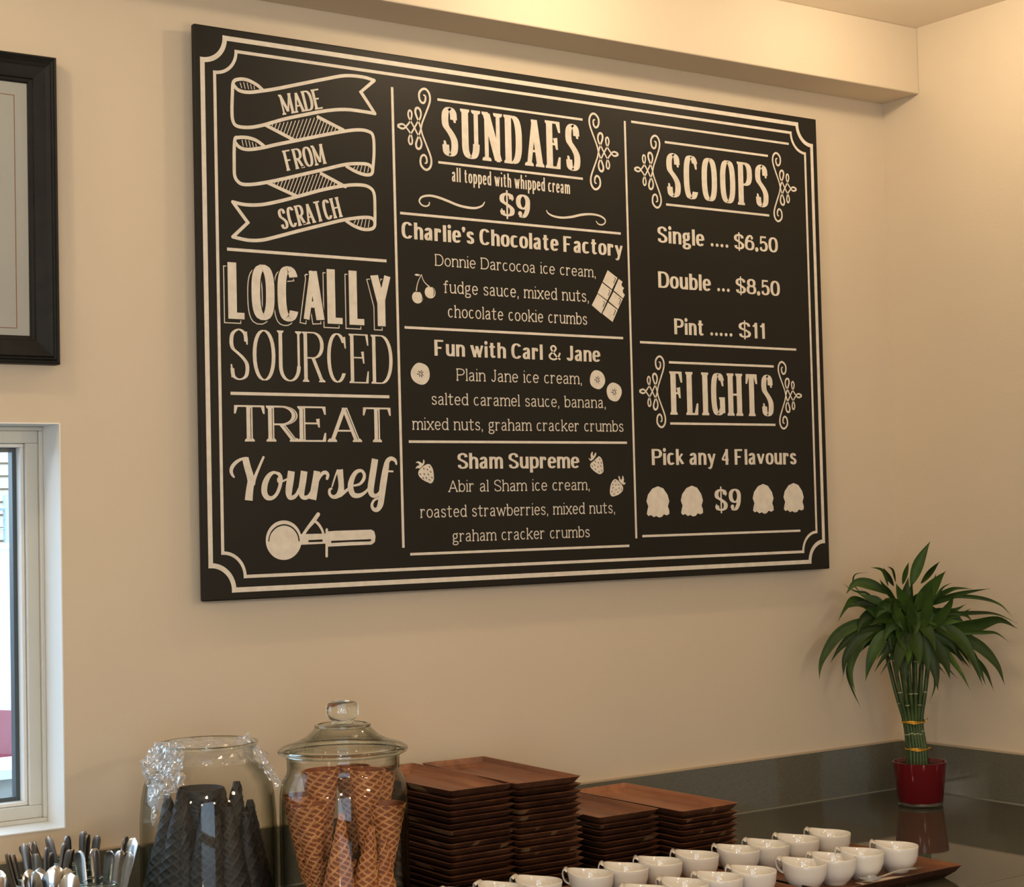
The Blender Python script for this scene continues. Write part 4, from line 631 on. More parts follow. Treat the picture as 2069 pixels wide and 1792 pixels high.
# ------------------------------------------------------------ serving trays and cups
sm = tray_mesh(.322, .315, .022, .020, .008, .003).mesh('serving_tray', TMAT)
for x, desc in ((.921, 'wooden serving tray of eight cups nearest the plant, spoon at its edge'), (.586, 'middle wooden serving tray of white cups in front of the stacks'), (.246, 'wooden serving tray of white cups cut off by the lower edge')):
    o = bpy.data.objects.new('serving_tray', sm); COL.objects.link(o); o.location = (x, -.5555 if x > .9 else -.548, CT + .0004); tag(o, desc, 'tray', 'serving trays holding cups')
def cup_proto():
    root = thing('cup', '', 'cup')
    mb = MB(); n = 56; prof = [(.0, .004), (.012, .004), (.0185, .0045), (.0265, .009), (.0325, .018), (.0355, .028), (.0365, .038), (.0372, .0435), (.0366, .0450), (.0355, .0438), (.0345, .037), (.033, .028), (.0298, .019), (.0235, .0115), (.012, .0080), (.0, .0072)]
    prof_out = [(.0, .0), (.019, .0), (.0195, .003)] + prof[3:8]
    full = prof_out + prof[8:]
    vs = []; k = len(full)
    for i in range(n):
        a = 2 * math.pi * i / n; da = math.atan2(math.sin(a - math.pi), math.cos(a - math.pi)); g = math.exp(-(abs(da) / .95) ** 2.4)
        for r, z in full:
            f = max(0, (z - .022) / .023) ** 2; rr = r + .0030 * g * f; zz = z + .0070 * g * f
            vs.append((rr * math.cos(a), rr * math.sin(a), zz))
    mb.add(vs, [(i * k + q, ((i + 1) % n) * k + q, ((i + 1) % n) * k + q + 1, i * k + q + 1) for i in range(n) for q in range(k - 1)])
    b = mb.build('bowl', M['ceramic'], root, smooth=True)
    # curled handle: a tapering ribbon that rolls over from the raised rim and down to the body
    path = cr([(.0388, .0500, .0200), (.0415, .0520, .0175), (.0442, .0515, .0150), (.0460, .0480, .0128), (.0462, .0425, .0110), (.0446, .0365, .0096), (.0410, .0312, .0086), (.0350, .0280, .0080)], 5)
    mb = MB(); vs = []; th = .0015; m_ = 8
    for i, (r, z, w) in enumerate(path):
        r0, z0, _ = path[max(i - 1, 0)]; r1, z1, _ = path[min(i + 1, len(path) - 1)]; t = Vector((r1 - r0, z1 - z0)).normalized(); nx, nz = -t.y, t.x
        for j in range(m_):
            a = 2 * math.pi * j / m_; u = math.cos(a); v = math.sin(a)
            vs.append((-(r + nx * th * v), w * math.copysign(abs(u) ** .7, u), z + nz * th * v))
    fs = [(i * m_ + j, i * m_ + (j + 1) % m_, (i + 1) * m_ + (j + 1) % m_, (i + 1) * m_ + j) for i in range(len(path) - 1) for j in range(m_)] + [tuple(range(m_)), tuple(range((len(path) - 1) * m_, len(path) * m_))[::-1]]
    mb.add(vs, fs); mb.build('handle', M['ceramic'], root, smooth=True)
    return root
cup0 = cup_proto(); ctree = tree_of(cup0); first = [cup0]
ordn = ['rightmost', 'second from the right', 'third from the right', 'leftmost']
def cup(x, y, z, lab, g):
    rot = (0, 0, R(-45 + random.uniform(-7, 7)))
    if first: c = first.pop(); c.location = (x, y, z); c.rotation_euler = rot; c['label'] = lab; c['group'] = g
    else: copy_tree(cup0, (x, y, z), rot, lab, g, ctree)
ft = CT + .0004 + .0082
for k, x in enumerate((1.002, .923, .850, .778)): cup(x + .006, -.470, ft, f'white curled-handle cup, {ordn[k]} in the back row nearest the plant', 'cups on the tray nearest the plant')
for k, x in enumerate((1.008, .922, .855, .785)): cup(x, -.630, ft, f'white curled-handle cup, {ordn[k]} in the front row nearest the plant', 'cups on the tray nearest the plant')
for k, x in enumerate((.698, .616, .542, .467)): cup(x, -.460, ft, f'white curled-handle cup, {ordn[k]} in the middle tray\u2019s back row', 'cups on the middle tray')
for k, x in enumerate((.680, .606, .533, .457)): cup(x, -.620, ft, f'white curled-handle cup, {ordn[k]} in the middle tray\u2019s front row', 'cups on the middle tray')
for k, x in enumerate((.368, .296, .225, .152)): cup(x, -.452, ft, f'white curled-handle cup, {ordn[k]} in the lower-edge tray\u2019s back row', 'cups on the tray at the lower edge')
# teaspoon and napkin at the right tray's front edge
def spoon_bm(L=.14, bowl=(.021, .014), hw=(.0028, .0055), th=.0011, bend=.006):
    mb = MB(); n = 26; vs = []
    for i in range(n + 1):
        t = i / n; x = t * L
        bl = bowl[0] * 2 / L
        if t < bl: w = bowl[1] * math.sqrt(max(0, 1 - ((t - bl / 2) / (bl / 2)) ** 2)) ** .9 + .0006; z = -.004 * (1 - ((t - bl / 2) / (bl / 2)) ** 2)
        else:
            q = (t - bl) / (1 - bl); w = hw[0] + (hw[1] - hw[0]) * q ** 1.5
            if q > .94: w *= math.sqrt(max(0, 1 - ((q - .94) / .06) ** 2)) * .95 + .05
            z = bend * math.sin(q * math.pi) * .6
        for j in range(5):
            u = j / 2 - 1; dz = (.0035 * u * u if t < bl else -.0008 * u * u)
            vs.append((x, w * u, z + dz + (th if False else 0)))
    top = [(x, y, z + th) for x, y, z in vs]; N_ = len(vs)
    fs = []
    for i in range(n):
        for j in range(4):
            a = i * 5 + j; fs.append((a, a + 5, a + 6, a + 1)); fs.append((N_ + a, N_ + a + 1, N_ + a + 6, N_ + a + 5))
        fs.append((i * 5, N_ + i * 5, N_ + i * 5 + 5, i * 5 + 5)); fs.append((i * 5 + 4, i * 5 + 9, N_ + i * 5 + 9, N_ + i * 5 + 4))
    fs += [(0, 1, 2, 3, 4, N_ + 4, N_ + 3, N_ + 2, N_ + 1, N_), tuple([n * 5 + q for q in (4, 3, 2, 1, 0)] + [N_ + n * 5 + q for q in range(5)])]
    mb.add(vs + top, fs); return mb
o = spoon_bm().build('teaspoon', M['steel'], smooth=True, auto=50); o.location = (.872, -.672, CT + .0165); o.rotation_euler = (R(4), R(-2), R(-3)); tag(o, 'steel teaspoon lying on a folded paper napkin at the tray edge', 'spoon')
mb = MB(); vs = []; nx, ny = 16, 6
for i in range(nx + 1):
    for j in range(ny + 1):
        u, v = i / nx, j / ny; vs.append((.864 + .150 * u + .012 * v, -.702 + (.046 - .028 * u) * v, CT + .0125 + .0012 * math.sin(9 * u + 4 * v) + .006 * max(0, .35 - v)))
mb.add(vs, [(i * (ny + 1) + j, (i + 1) * (ny + 1) + j, (i + 1) * (ny + 1) + j + 1, i * (ny + 1) + j + 1) for i in range(nx) for j in range(ny)])
o = mb.build('paper_napkin', M['napkin'], smooth=True); s_ = o.modifiers.new('thick', 'SOLIDIFY'); s_.thickness = .0012; tag(o, 'folded cream paper napkin under the teaspoon on the serving tray', 'napkin')
# ------------------------------------------------------------ glass jars
def jar(name, label, x, y, prof_out, th=.004, m='jar_glass'):
    j = thing(name, label, 'jar', (x, y, CT))
    inner = [(max(r - th, 0), z + (th * 1.4 if z < .01 else 0)) for r, z in prof_out[1:]][::-1]
    mb = MB(); mb.lathe(prof_out + inner + [(0, th * 1.6)], 72); mb.build('jar_body', M[m], j, smooth=True)
    return j
J1 = (-.078, -.172); J2 = (.083, -.325)
j1 = jar('glass_jar', 'open clear glass jar of charcoal cones covered with plastic film', *J1, [(0, .0), (.088, 0), (.1, .006), (.106, .02), (.1085, .06), (.108, .17), (.1055, .205), (.101, .228), (.092, .246), (.080, .258), (.0765, .266), (.0765, .280), (.079, .284), (.0795, .289), (.0765, .2915)])
j2 = jar('glass_jar', 'lidded clear glass jar filled with golden waffle cones', *J2, [(0, 0), (.082, 0), (.094, .006), (.0995, .02), (.1015, .06), (.1015, .18), (.1005, .212), (.097, .232), (.090, .243), (.0885, .250), (.0890, .266), (.0905, .270), (.089, .272)])
mb = MB()
lidp = [(.0865, .2655), (.0875, .2735), (.0985, .2745), (.1015, .278), (.1010, .2815), (.0960, .2855), (.086, .2885), (.072, .293), (.058, .3005), (.048, .3095), (.043, .3155), (.0405, .3185), (.030, .3205), (.0, .3215), (.0, .3165), (.030, .3155), (.042, .3065), (.055, .2965), (.071, .2885), (.084, .284), (.0845, .2655)]
mb.lathe(lidp, 72); lid = mb.build('lid', M['lid_glass'], j2, smooth=True, auto=60)
mb = MB(); mb.lathe([(.0, .3205), (.017, .3210), (.0175, .3235), (.0165, .3255), (.0215, .3275), (.0252, .3325), (.0258, .340), (.0252, .3475), (.0225, .3525), (.0185, .3545), (.0160, .3535), (.0, .3515)], 40); mb.build('lid_knob', M['solid_glass'], lid, smooth=True)
mb = MB(); mb.lathe([(.0965, .2742), (.1012, .2755), (.1032, .2785), (.1025, .2815), (.0985, .2835), (.0955, .280)], 72, close=True); mb.build('lid_rim', M['solid_glass'], lid, smooth=True)
mb = MB(); mb.lathe([(.0385, .3155), (.0435, .3150), (.0450, .3170), (.0435, .3190), (.0395, .3200)], 60, close=True); mb.build('lid_collar', M['solid_glass'], lid, smooth=True)
mb = MB(); mb.lathe([(.0765, .2870), (.0790, .2868), (.0812, .2890), (.0802, .2918), (.0775, .2925), (.0758, .2905)], 72, close=True); mb.build('jar_rim', M['solid_glass'], j1, smooth=True)
# ------------------------------------------------------------ cones
def cone_mesh(name, mats, length=.145, r0=.031, flat=False, seed=0):
    rr = random.Random(seed); mb = MB(); nu, nv = 120, 96; wrap = 2 * math.pi * 1.12; grid = []
    def surf(u, v, off):
        a = wrap * u; r = .0035 + (r0 - .0035) * v; r *= 1 + .035 * math.sin(a * .5 + seed)
        spiral = .0016 * (u - .5) * 2 + off
        return ((r + spiral) * math.cos(a), (r + spiral) * math.sin(a), length * v)
    vs = []; h = []
    for i in range(nu + 1):
        for j in range(nv + 1):
            u, v = i / nu, j / nv; a = wrap * u; s_ = v * length; arc = a * (r0 * .95)
            p_ = (s_ * 1.0 + arc * .55 * (.35 + .65 * v)) / .0122; q_ = (s_ * 1.0 - arc * .55 * (.35 + .65 * v)) / .0122
            d = min(abs(p_ - round(p_)), abs(q_ - round(q_))); r_ = max(0, 1 - d / .15); h.append(r_)
            vs.append(surf(u, v, .0013 * min(1, r_ * 1.4)))
    inner = []
    for i in range(nu + 1):
        for j in range(nv + 1): inner.append(surf(i / nu, j / nv, -.0016))
    K = nv + 1; n0 = len(vs); fs = []; ms = []
    for i in range(nu):
        for j in range(nv):
            a = i * K + j; q = (a, a + K, a + K + 1, a + 1); fs.append(q); ms.append(0 if sum(h[t] for t in q) / 4 > .22 else 1)
    for i in range(0, nu):
        for j in range(0, nv, 1): a = n0 + i * K + j; fs.append((a + 1, a + K + 1, a + K, a)); ms.append(1)
    for i in range(nu): a = i * K + nv; fs.append((a, a + K, n0 + a + K, n0 + a)); ms.append(0); a = i * K; fs.append((a + K, a, n0 + a, n0 + a + K)); ms.append(0)
    for j in range(nv): fs.append((j, j + 1, n0 + j + 1, n0 + j)); ms.append(0); a = nu * K + j; fs.append((a + 1, a, n0 + a, n0 + a + 1)); ms.append(0)
    mb.v = vs + inner; mb.f = fs; mb.m = ms
    return mb.mesh(name, mats, smooth=True, auto=60)
WC = cone_mesh('waffle_cone', [M['waffle'], M['waffle_pit']], .15, .031, seed=1)
CC = cone_mesh('charcoal_cone', [M['char'], M['char_pit']], .165, .041, seed=2)
def cone(me, name, x, y, z, down, tilt, az, lab, grp, s=1):
    """down: mouth downwards, tip up"""
    o = bpy.data.objects.new(name, me); COL.objects.link(o)
    m = Matrix.Translation((x, y, z)) @ Matrix.Rotation(R(az), 4, 'Z') @ Matrix.Rotation(R(tilt), 4, 'Y') @ (Matrix.Rotation(math.pi, 4, 'X') if down else Matrix.Identity(4)) @ Matrix.Rotation(random.uniform(0, 6.28), 4, 'Z') @ Matrix.Scale(s, 4)
    o.matrix_world = m; tag(o, lab, 'ice cream cone', grp)
RV = Vector((.8163, -.5772)); TV = Vector((-.5772, -.8163))     # to the viewer's right / towards the viewer
def jp(J, u, w): return (J[0] + RV.x * u + TV.x * w, J[1] + RV.y * u + TV.y * w)
az0 = math.degrees(math.atan2(RV.y, RV.x))
G2 = 'waffle cones in the lidded jar'
wl = [(.002, .066, .190, True, 3, 'golden waffle cone standing tip up at the front of the lidded jar'),
      (-.040, .042, .062, False, -4, 'golden waffle cone with open mouth up, front left in the lidded jar'),
      (.046, .040, .165, True, 7, 'golden waffle cone leaning right in the lidded jar, tip up'),
      (.064, .006, .055, False, 2, 'golden waffle cone against the right side of the lidded jar'),
      (-.030, -.012, .108, False, -3, None), (.030, -.002, .108, False, 3, None), (-.064, -.005, .070, False, -2, None), (.048, -.042, .100, False, 1, None), (-.045, -.062, .098, False, 0, None), (.008, -.066, .104, False, 0, None),
      (.062, .026, .150, True, 0, None)]
for u, w, z, dn, t, lab in wl:
    cone(WC, 'waffle_cone', *jp(J2, u, w), CT + z, dn, t, az0, lab or 'golden waffle cone packed behind the others in the lidded jar', G2, .93)
for u, w, z in ((-.045, .028, .012), (.0, .032, .012), (.045, .020, .012), (-.01, -.03, .012), (.05, -.03, .012), (-.05, -.03, .012)):
    cone(WC, 'waffle_cone', *jp(J2, u, w), CT + z, False, 0, az0, 'golden waffle cone low in the lidded jar', G2, .66)
G1 = 'charcoal cones in the open jar'
cl = [(-.056, .036, .208, True, 3, 'charcoal cone at the left side of the open jar, tip up'), (-.034, .050, .224, True, 2, 'charcoal cone under the crumpled film, tip up'),
      (-.014, .000, .066, False, 0, 'charcoal cone with flat open mouth up in the middle of the open jar'), (.022, .064, .185, True, 4, 'charcoal cone at the front of the open jar, tip up'),
      (.046, .000, .228, True, 3, 'tallest charcoal cone tip at the right of the open jar'), (.062, .024, .165, True, 2, 'charcoal cone at the right side of the open jar, tip up'),
      (-.055, -.020, .190, True, 0, None), (.0, -.045, .170, True, 0, None), (.045, -.050, .175, True, 0, None), (-.02, .0, .165, True, 3, None), (.035, .030, .150, True, 2, None), (-.064, .0, .168, True, 1, None)]
for u, w, z, dn, t, lab in cl:
    cone(CC, 'charcoal_cone', *jp(J1, u, w), CT + z, dn, t, az0, lab or 'charcoal cone packed among the others in the open jar', G1, min(1.2, (z - .012) / .166) if dn else .93)
for k in range(11):
    a = k * 2 * math.pi / 11 + .3; r_ = .066
    cone(CC, 'charcoal_cone', *jp(J1, r_ * math.cos(a), r_ * math.sin(a)), CT + .182 + .014 * (k % 3), True, 0, az0, 'charcoal cone packed among the others in the open jar', G1, 1.0)
# crumpled film over the mouth of the open jar
from mathutils import noise as mn
def film(name, f, nu, nv, amp, freq, lab):
    mb = MB(); vs = []
    for i in range(nu + 1):
        for j in range(nv + 1):
            p = Vector(f(i / nu, j / nv)); q = p * freq
            d = Vector((mn.noise(q), mn.noise(q + Vector((9, 3, 1))), mn.noise(q + Vector((4, 7, 8))))) + .5 * Vector((mn.noise(q * 2.7), mn.noise(q * 2.7 + Vector((9, 3, 1))), mn.noise(q * 2.7 + Vector((4, 7, 8)))))
            vs.append(p + d * amp)
    K = nv + 1; mb.add(vs, [(i * K + j, (i + 1) * K + j, (i + 1) * K + j + 1, i * K + j + 1) for i in range(nu) for j in range(nv)])
    return mb.build(name, M['film_dense'] if name == 'film_fold' else M['film'], None, smooth=False)
wrap = thing('plastic_film', 'crumpled clear plastic film draped over the open cone jar', 'plastic film', (*J1, CT + .285))
aw = math.atan2(TV.y, TV.x)
def drape(u, v):                     # bunched sheet hanging on the left side of the mouth
    a = aw - .22 - .95 * u + .20 * (v - .5); r = .072 + .034 * min(1, v * 1.6) ** .8; z = .012 - .085 * v * (1 - .45 * abs(u - .45) * 2)
    return (r * math.cos(a), r * math.sin(a), z)
o = film('film_fold', drape, 46, 46, .0085, 95, None); o.parent = wrap; o['label'] = 'dense white crumple of film'
def tail(u, v):
    a = aw - .70 + .22 * (u - .5) * (1 - v * .8); r = .1085 + .002; return (r * math.cos(a), r * math.sin(a), -.055 - .055 * v)
o = film('film_fold', tail, 10, 22, .005, 120, None); o.parent = wrap
def veil(u, v):                      # thin film across the mouth, sagging and running over the right side
    a = aw + 2.2 - 4.4 * u; r = .02 + .062 * v if v < .75 else .0665 + .030 * (v - .75) * 4; z = .006 * (1 - v) + .007 if v < .75 else .0085 - .028 * (v - .75) * 4
    return (r * math.cos(a), r * math.sin(a), z)
o = film('film_sheet', veil, 60, 22, .0028, 60, None); o.parent = wrap
def ridge(u, v):                     # twisted ridge trailing down to the right
    p0, p1 = Vector((RV.x * .060, RV.y * .060, .016)), Vector((RV.x * .118 + TV.x * .03, RV.y * .118 + TV.y * .03, -.062)); p = p0.lerp(p1, v); p += Vector((RV.x, RV.y, .7)) * (.012 * (u - .5)); return p
o = film('film_fold', ridge, 8, 30, .004, 130, None); o.parent = wrap
# ------------------------------------------------------------ mason jars with cutlery
def mason(x, y, h, label):
    j = thing('mason_jar', label, 'jar', (x, y, CT)); R_ = .041
    po = [(0, 0), (.034, 0), (.0395, .004), (R_, .012), (R_, h - .036), (.0385, h - .026), (.0345, h - .021), (.0345, h - .018), (.0365, h - .0165), (.0345, h - .014), (.0345, h - .011), (.0365, h - .0095), (.0345, h - .007), (.0350, h - .002), (.0342, h)]
    inn = [(r - .0028 if r else 0, z + (.004 if z < .01 else 0)) for r, z in po[1:]][::-1]
    mb = MB(); mb.lathe(po + inn + [(0, .004)], 40); mb.build('jar_body', M['mason'], j, smooth=True)
    mb = MB(); mb.lathe([(.0325, h - .0005), (.0345, h - .002), (.0362, h), (.0355, h + .002), (.0338, h + .0022)], 40, close=True); mb.build('jar_rim', M['solid_glass'], j, smooth=True)
    mb = MB(); mb.lathe([(.0352, h - .0115), (.0372, h - .0105), (.0372, h - .0085), (.0352, h - .0075)], 40, close=True); mb.build('screw_thread', M['solid_glass'], j, smooth=True)
    return j
mason(-.295, -.258, .115, 'small glass jar holding broad flat steel handles, beside the cone jar')
mason(-.272, -.088, .117, 'small glass jar behind, holding steel handles fanned out')
mason(-.352, -.165, .115, 'small glass jar below the window corner holding thin steel handles')
mason(-.412, -.352, .108, 'small glass jar at the lower edge with spoon bowls up')
mason(-.492, -.300, .108, 'small glass jar in the lower left corner with spoon bowls up')
hand0 = None
def handle_bm(L, w0, w1, th):
    mb = MB(); n = 24; vs = []
    for i in range(n + 1):
        t = i / n if i < 14 else .583 + .417 * (1 - (1 - (i - 14) / 10) ** 1.8); w = w0 + (w1 - w0) * t ** 1.3
        if t > .93: w *= math.sqrt(max(.04, 1 - ((t - .93) / .075) ** 2))
        vs += [(-w, -th, t * L), (-w * .5, -th * 1.7, t * L), (w * .5, -th * 1.7, t * L), (w, -th, t * L), (w, th, t * L), (w * .5, th * .6, t * L), (-w * .5, th * .6, t * L), (-w, th, t * L)]
    fs = [(i * 8 + k, i * 8 + (k + 1) % 8, (i + 1) * 8 + (k + 1) % 8, (i + 1) * 8 + k) for i in range(n) for k in range(8)] + [tuple(range(8))[::-1], tuple(n * 8 + k for k in range(8))]
    mb.add(vs, fs); return mb
HM = {'broad': handle_bm(.158, .0050, .0082, .0011).mesh('cutlery', M['steel'], True, 40), 'slim': handle_bm(.150, .0025, .0045, .0012).mesh('cutlery', M['steel_dark'], True, 40), 'dark': handle_bm(.148, .0038, .0068, .0013).mesh('cutlery', M['steel_dark'], True, 40)}
def bowl_mesh():
    mb = MB(); n = 16; vs = []
    for i in range(n + 1):
        t = i / n; z = .10 + t * .052
        w = .0145 * math.sqrt(max(0, 1 - (2 * t - 1) ** 2)) + .0008
        for j in range(7):
            u = j / 3 - 1; vs.append((w * u, -.0045 * (1 - u * u) * math.sin(math.pi * t), z))
    mb.add(vs, [(i * 7 + j, (i + 1) * 7 + j, (i + 1) * 7 + j + 1, i * 7 + j + 1) for i in range(n) for j in range(6)])
    mb.box((-.0022, -.0012, 0), (.0022, .0008, .103)); return mb
BMh = bowl_mesh().mesh('spoon', M['steel'], True, 45)
def put_cut(kind, jx, jy, u, tilt, lean, zoff, lab, grp, turn=0, cat='cutlery', nm=None):
    """u: offset across the jar mouth to the viewer's right; tilt right, lean towards viewer"""
    me = BMh if kind == 'spoon' else HM[kind]; o = bpy.data.objects.new(nm or ('spoon' if kind == 'spoon' else 'cutlery_handle'), me); COL.objects.link(o)
    p = Vector((jx, jy, CT + zoff)) + Vector((RV.x, RV.y, 0)) * u[0] + Vector((TV.x, TV.y, 0)) * u[1]
    o.matrix_world = Matrix.Translation(p) @ Matrix.Rotation(math.atan2(RV.y, RV.x), 4, 'Z') @ Matrix.Rotation(R(tilt), 4, 'Y') @ Matrix.Rotation(R(lean), 4, 'X') @ Matrix.Rotation(R(turn), 4, 'Z')
    tag(o, lab, cat, grp)
g = 'broad handles in the jar beside the cone jar'; J = (-.295, -.258)
for u, t, le, tu, lab in [((-.012, .012), -5, 4, 8, 'broad grey steel handle standing upright at the left of its jar'), ((.0, .004), -2, 3, 40, 'steel handle seen edge-on beside the upright broad one'), ((.004, .014), 6, 4, -10, 'broad steel handle reflecting warm orange light'), ((.008, .012), 10, 3, 20, 'broad pale blue reflecting handle leaning right'), ((.013, .010), 13, 3, 5, 'rightmost broad pale blue handle leaning right'),
                          ((.008, -.010), 9, -7, 70, 'thin copper-tinted handle leaning at the back'), ((.010, -.012), 13, -5, 5, 'broad dull steel handle leaning back to the right')]:
    put_cut('broad', *J, u, t, le, .008 if le >= 0 else .020, lab, g, tu)
g = 'fanned handles in the jar behind'; J = (-.272, -.088)
for u, t, le, tu, z, lab in [((-.012, .0), -27, 2, 0, .012, 'wide dark steel handle leaning far left in the rear jar'), ((-.010, .008), -20, 3, 50, .012, 'steel handle leaning left, second in the rear jar'), ((-.004, -.006), -14, 0, 15, .012, 'dark steel handle leaning slightly left in the rear jar'), ((.002, .004), -3, 2, 60, .010, 'steel handle upright in the rear jar'), ((.008, -.008), 3, 0, 20, .014, 'narrow upright steel handle in the rear jar'), ((.012, .004), 6, 2, 75, .012, 'edge-on steel handle at the right of the rear jar'), ((.016, -.002), 9, 0, 10, .010, 'brown-reflecting handle at the right of the rear jar')]:
    put_cut('dark', *J, u, t, le, z, lab, g, tu)
g = 'handles in the jar below the window corner'; J = (-.352, -.165)
for k, (u, t, le, tu, z) in enumerate([((-.014, .0), -14, 2, 80, .000), ((-.010, .006), -13, 3, 85, -.004), ((-.005, .008), -12, 3, 85, -.002), ((-.006, -.008), -8, 0, 20, .012), ((.0, -.002), -4, 0, -15, .012), ((.003, .010), -2, 4, 10, -.010), ((.006, .0), 2, 2, 30, .004), ((.010, .004), 4, 4, 70, -.002), ((.012, -.006), 9, 0, 30, .010), ((.014, .0), 12, 0, 15, .004), ((.016, .006), 14, 2, 70, .006)]):
    put_cut('slim' if k < 3 else ('dark' if k % 2 else 'slim'), *J, u, t, le, max(.006, z + .006), '%s steel handle from the left in the jar below the window corner' % ('first second third fourth fifth sixth seventh eighth ninth tenth eleventh'.split()[k]), g, tu)
for J, g, d in (((-.412, -.352), 'spoons in the jar at the lower edge', 'bowl-up steel spoon in the jar at the lower edge'), ((-.492, -.300), 'spoons in the lower left corner jar', 'bowl-up steel spoon in the lower left corner jar')):
    for k in range(9):
        a = 2.4 * k; r = .006 + .0016 * k; u = (r * math.cos(a), r * math.sin(a))
        put_cut('spoon', *J, u, u[0] * 420, u[1] * 300, .006 + random.uniform(0, .010), d, g, random.uniform(-60, 60), 'spoon')
# ------------------------------------------------------------ bamboo plant
PX, PY = 1.590, -.165
plant = thing('potted_bamboo', 'bushy lucky bamboo plant in a dark red pot in the counter corner', 'potted plant', (PX, PY, CT))
def pl(u, v, w=0): return Vector((RV.x * u + TV.x * w, RV.y * u + TV.y * w, v))
mb = MB(); mb.lathe([(0, .0075), (.0455, .0075), (.0475, .010), (.0565, .0915), (.0570, .0935), (.0545, .0935), (.0520, .084), (.0, .084)], 56); mb.build('pot', M['red_glass'], plant, smooth=True, auto=45)
mb = MB(); mb.lathe([(0, 0.0003), (.0440, .0003), (.0470, .003), (.0478, .0095), (.0460, .0073), (0, .0073)], 56); mb.build('pot_base', M['clear_base'], plant, smooth=True)
rs = random.Random(3); mb = MB()
for i in range(70):
    a = rs.uniform(0, 6.28); r = .049 * math.sqrt(rs.random()); x, y = r * math.cos(a), r * math.sin(a); s_ = rs.uniform(.003, .0055)
    mb.add([(x + s_ * dx, y + s_ * dy, .0845 + s_ * .7 * dz) for dx, dy, dz in ((1, 0, 0), (0, 1, 0), (-1, 0, 0), (0, -1, 0), (0, 0, 1), (0, 0, -1))], [(0, 1, 4), (1, 2, 4), (2, 3, 4), (3, 0, 4), (1, 0, 5), (2, 1, 5), (3, 2, 5), (0, 3, 5)])
mb.build('pebbles', M['soil'], plant)['kind'] = 'stuff'
ns = 13
for i in range(ns):
    t = (i + .5) / ns * 2 - 1; ring_ = 1 if i % 2 else -1; w = ring_ * math.sqrt(max(0, 1 - t * t)) * .7
    pts = [pl(-.004 + .021 * t, .078, .020 * w), pl(-.004 + .0205 * t, .120, .017 * w), pl(-.010 + .0200 * t, .178, .015 * w), pl(-.0125 + .035 * t, .243, .026 * w), pl(-.015 + .056 * t, .350, .040 * w), pl(-.012 + .066 * t, .385 + .02 * (1 - t * t), .046 * w)]
    q = cr([tuple(p) for p in pts], 4); mb = MB(); mb.tube(q, .0043, 8); st = mb.build('stalk', M['stalk'], plant, smooth=True)
    for zn in (.150 + .01 * rs.random(), .243 - .004 * (1 - abs(t)) + (.0 if i % 3 else -.026), .305 + .02 * rs.random()):
        k = min(range(len(q)), key=lambda k_: abs(q[k_][2] - zn)); a, b = (q[k], q[min(k + 1, len(q) - 1)]); d = (Vector(b) - Vector(a)).normalized(); c_ = Vector(a) + d * ((zn - a[2]) / max(d.z, .1)) if abs(zn - a[2]) < .03 else Vector(a)
        mb = MB(); mb.tube([c_ - d * .0012, c_ - d * .0003, c_ + d * .0005, c_ + d * .0013], [.0044, .0052, .0052, .0044], 8); mb.build('stalk_node', M['node_ring'], st, smooth=True)
for z, uc, ur in ((.178, -.010, .0245), (.120, -.004, .0245)):
    mb = MB()
    for k in range(3):
        mb.tube([pl(uc + ur * math.cos(a), z + .0016 * (k - 1) + .0012 * math.sin(3 * a + k), ur * .8 * math.sin(a)) for a in [i * math.pi / 16 for i in range(33)]], .0011, 6)
    mb.tube([pl(uc + .018, z, .014), pl(uc + .026, z + .004, .016), pl(uc + .028, z - .002 + .01 * (z > .15), .012)], .001, 6)
    mb.build('twist_tie', M['gold_tie'], plant, smooth=True)
def leaf_bm(pts, w, depth, curl):
    pts = cr([p for p in pts], 6)                      # listed from tip to base
    n = len(pts); P3 = []
    for i, (u, v) in enumerate(pts):
        t = 1 - i / (n - 1); P3.append(pl(u, v, depth[1] + (depth[0] - depth[1]) * t ** 1.2))
    mb = MB(); vs = []
    for i, p in enumerate(P3):
        s_ = i / (n - 1); ww = w * .56 * (math.sin(math.pi * s_ ** 1.25) ** 1.15 + .10 * s_) if 0 < i < n - 1 else .0004
        tan = (P3[min(i + 1, n - 1)] - P3[max(i - 1, 0)]).normalized(); view = Vector((TV.x, TV.y, .15)); sd = tan.cross(view)
        sd = (sd.normalized() if sd.length > .05 else Vector((RV.x, RV.y, 0))); nm_ = sd.cross(tan).normalized()
        sd = (sd + nm_ * curl).normalized()
        for j in (-1, -.5, 0, .5, 1): vs.append(p + sd * ww * j + nm_ * (ww * .35 * abs(j)))
    mb.add(vs, [(i * 5 + j, (i + 1) * 5 + j, (i + 1) * 5 + j + 1, i * 5 + j + 1) for i in range(n - 1) for j in range(4)])
    return mb
WALLF = lambda u: 1
for i, row in enumerate(LEAVES):
    w = row[-1]; pts = row[:-1]; side = pts[0][0]
    tip = rs.uniform(.0, .07) + max(0, side) * .35; base = rs.uniform(-.01, .04)
    if 34 <= i: tip = rs.uniform(.03, .085)
    if abs(side) > .11: tip = max(tip, .03)
    ll = sum(math.dist(pts[q], pts[q + 1]) for q in range(len(pts) - 1)); w = min(w, .21 * ll if i < 34 else .30 * ll)
    leaf_bm(pts, w * .92, (tip, base), rs.uniform(-.35, .35)).build('leaf', M['leaf'], plant, smooth=True)
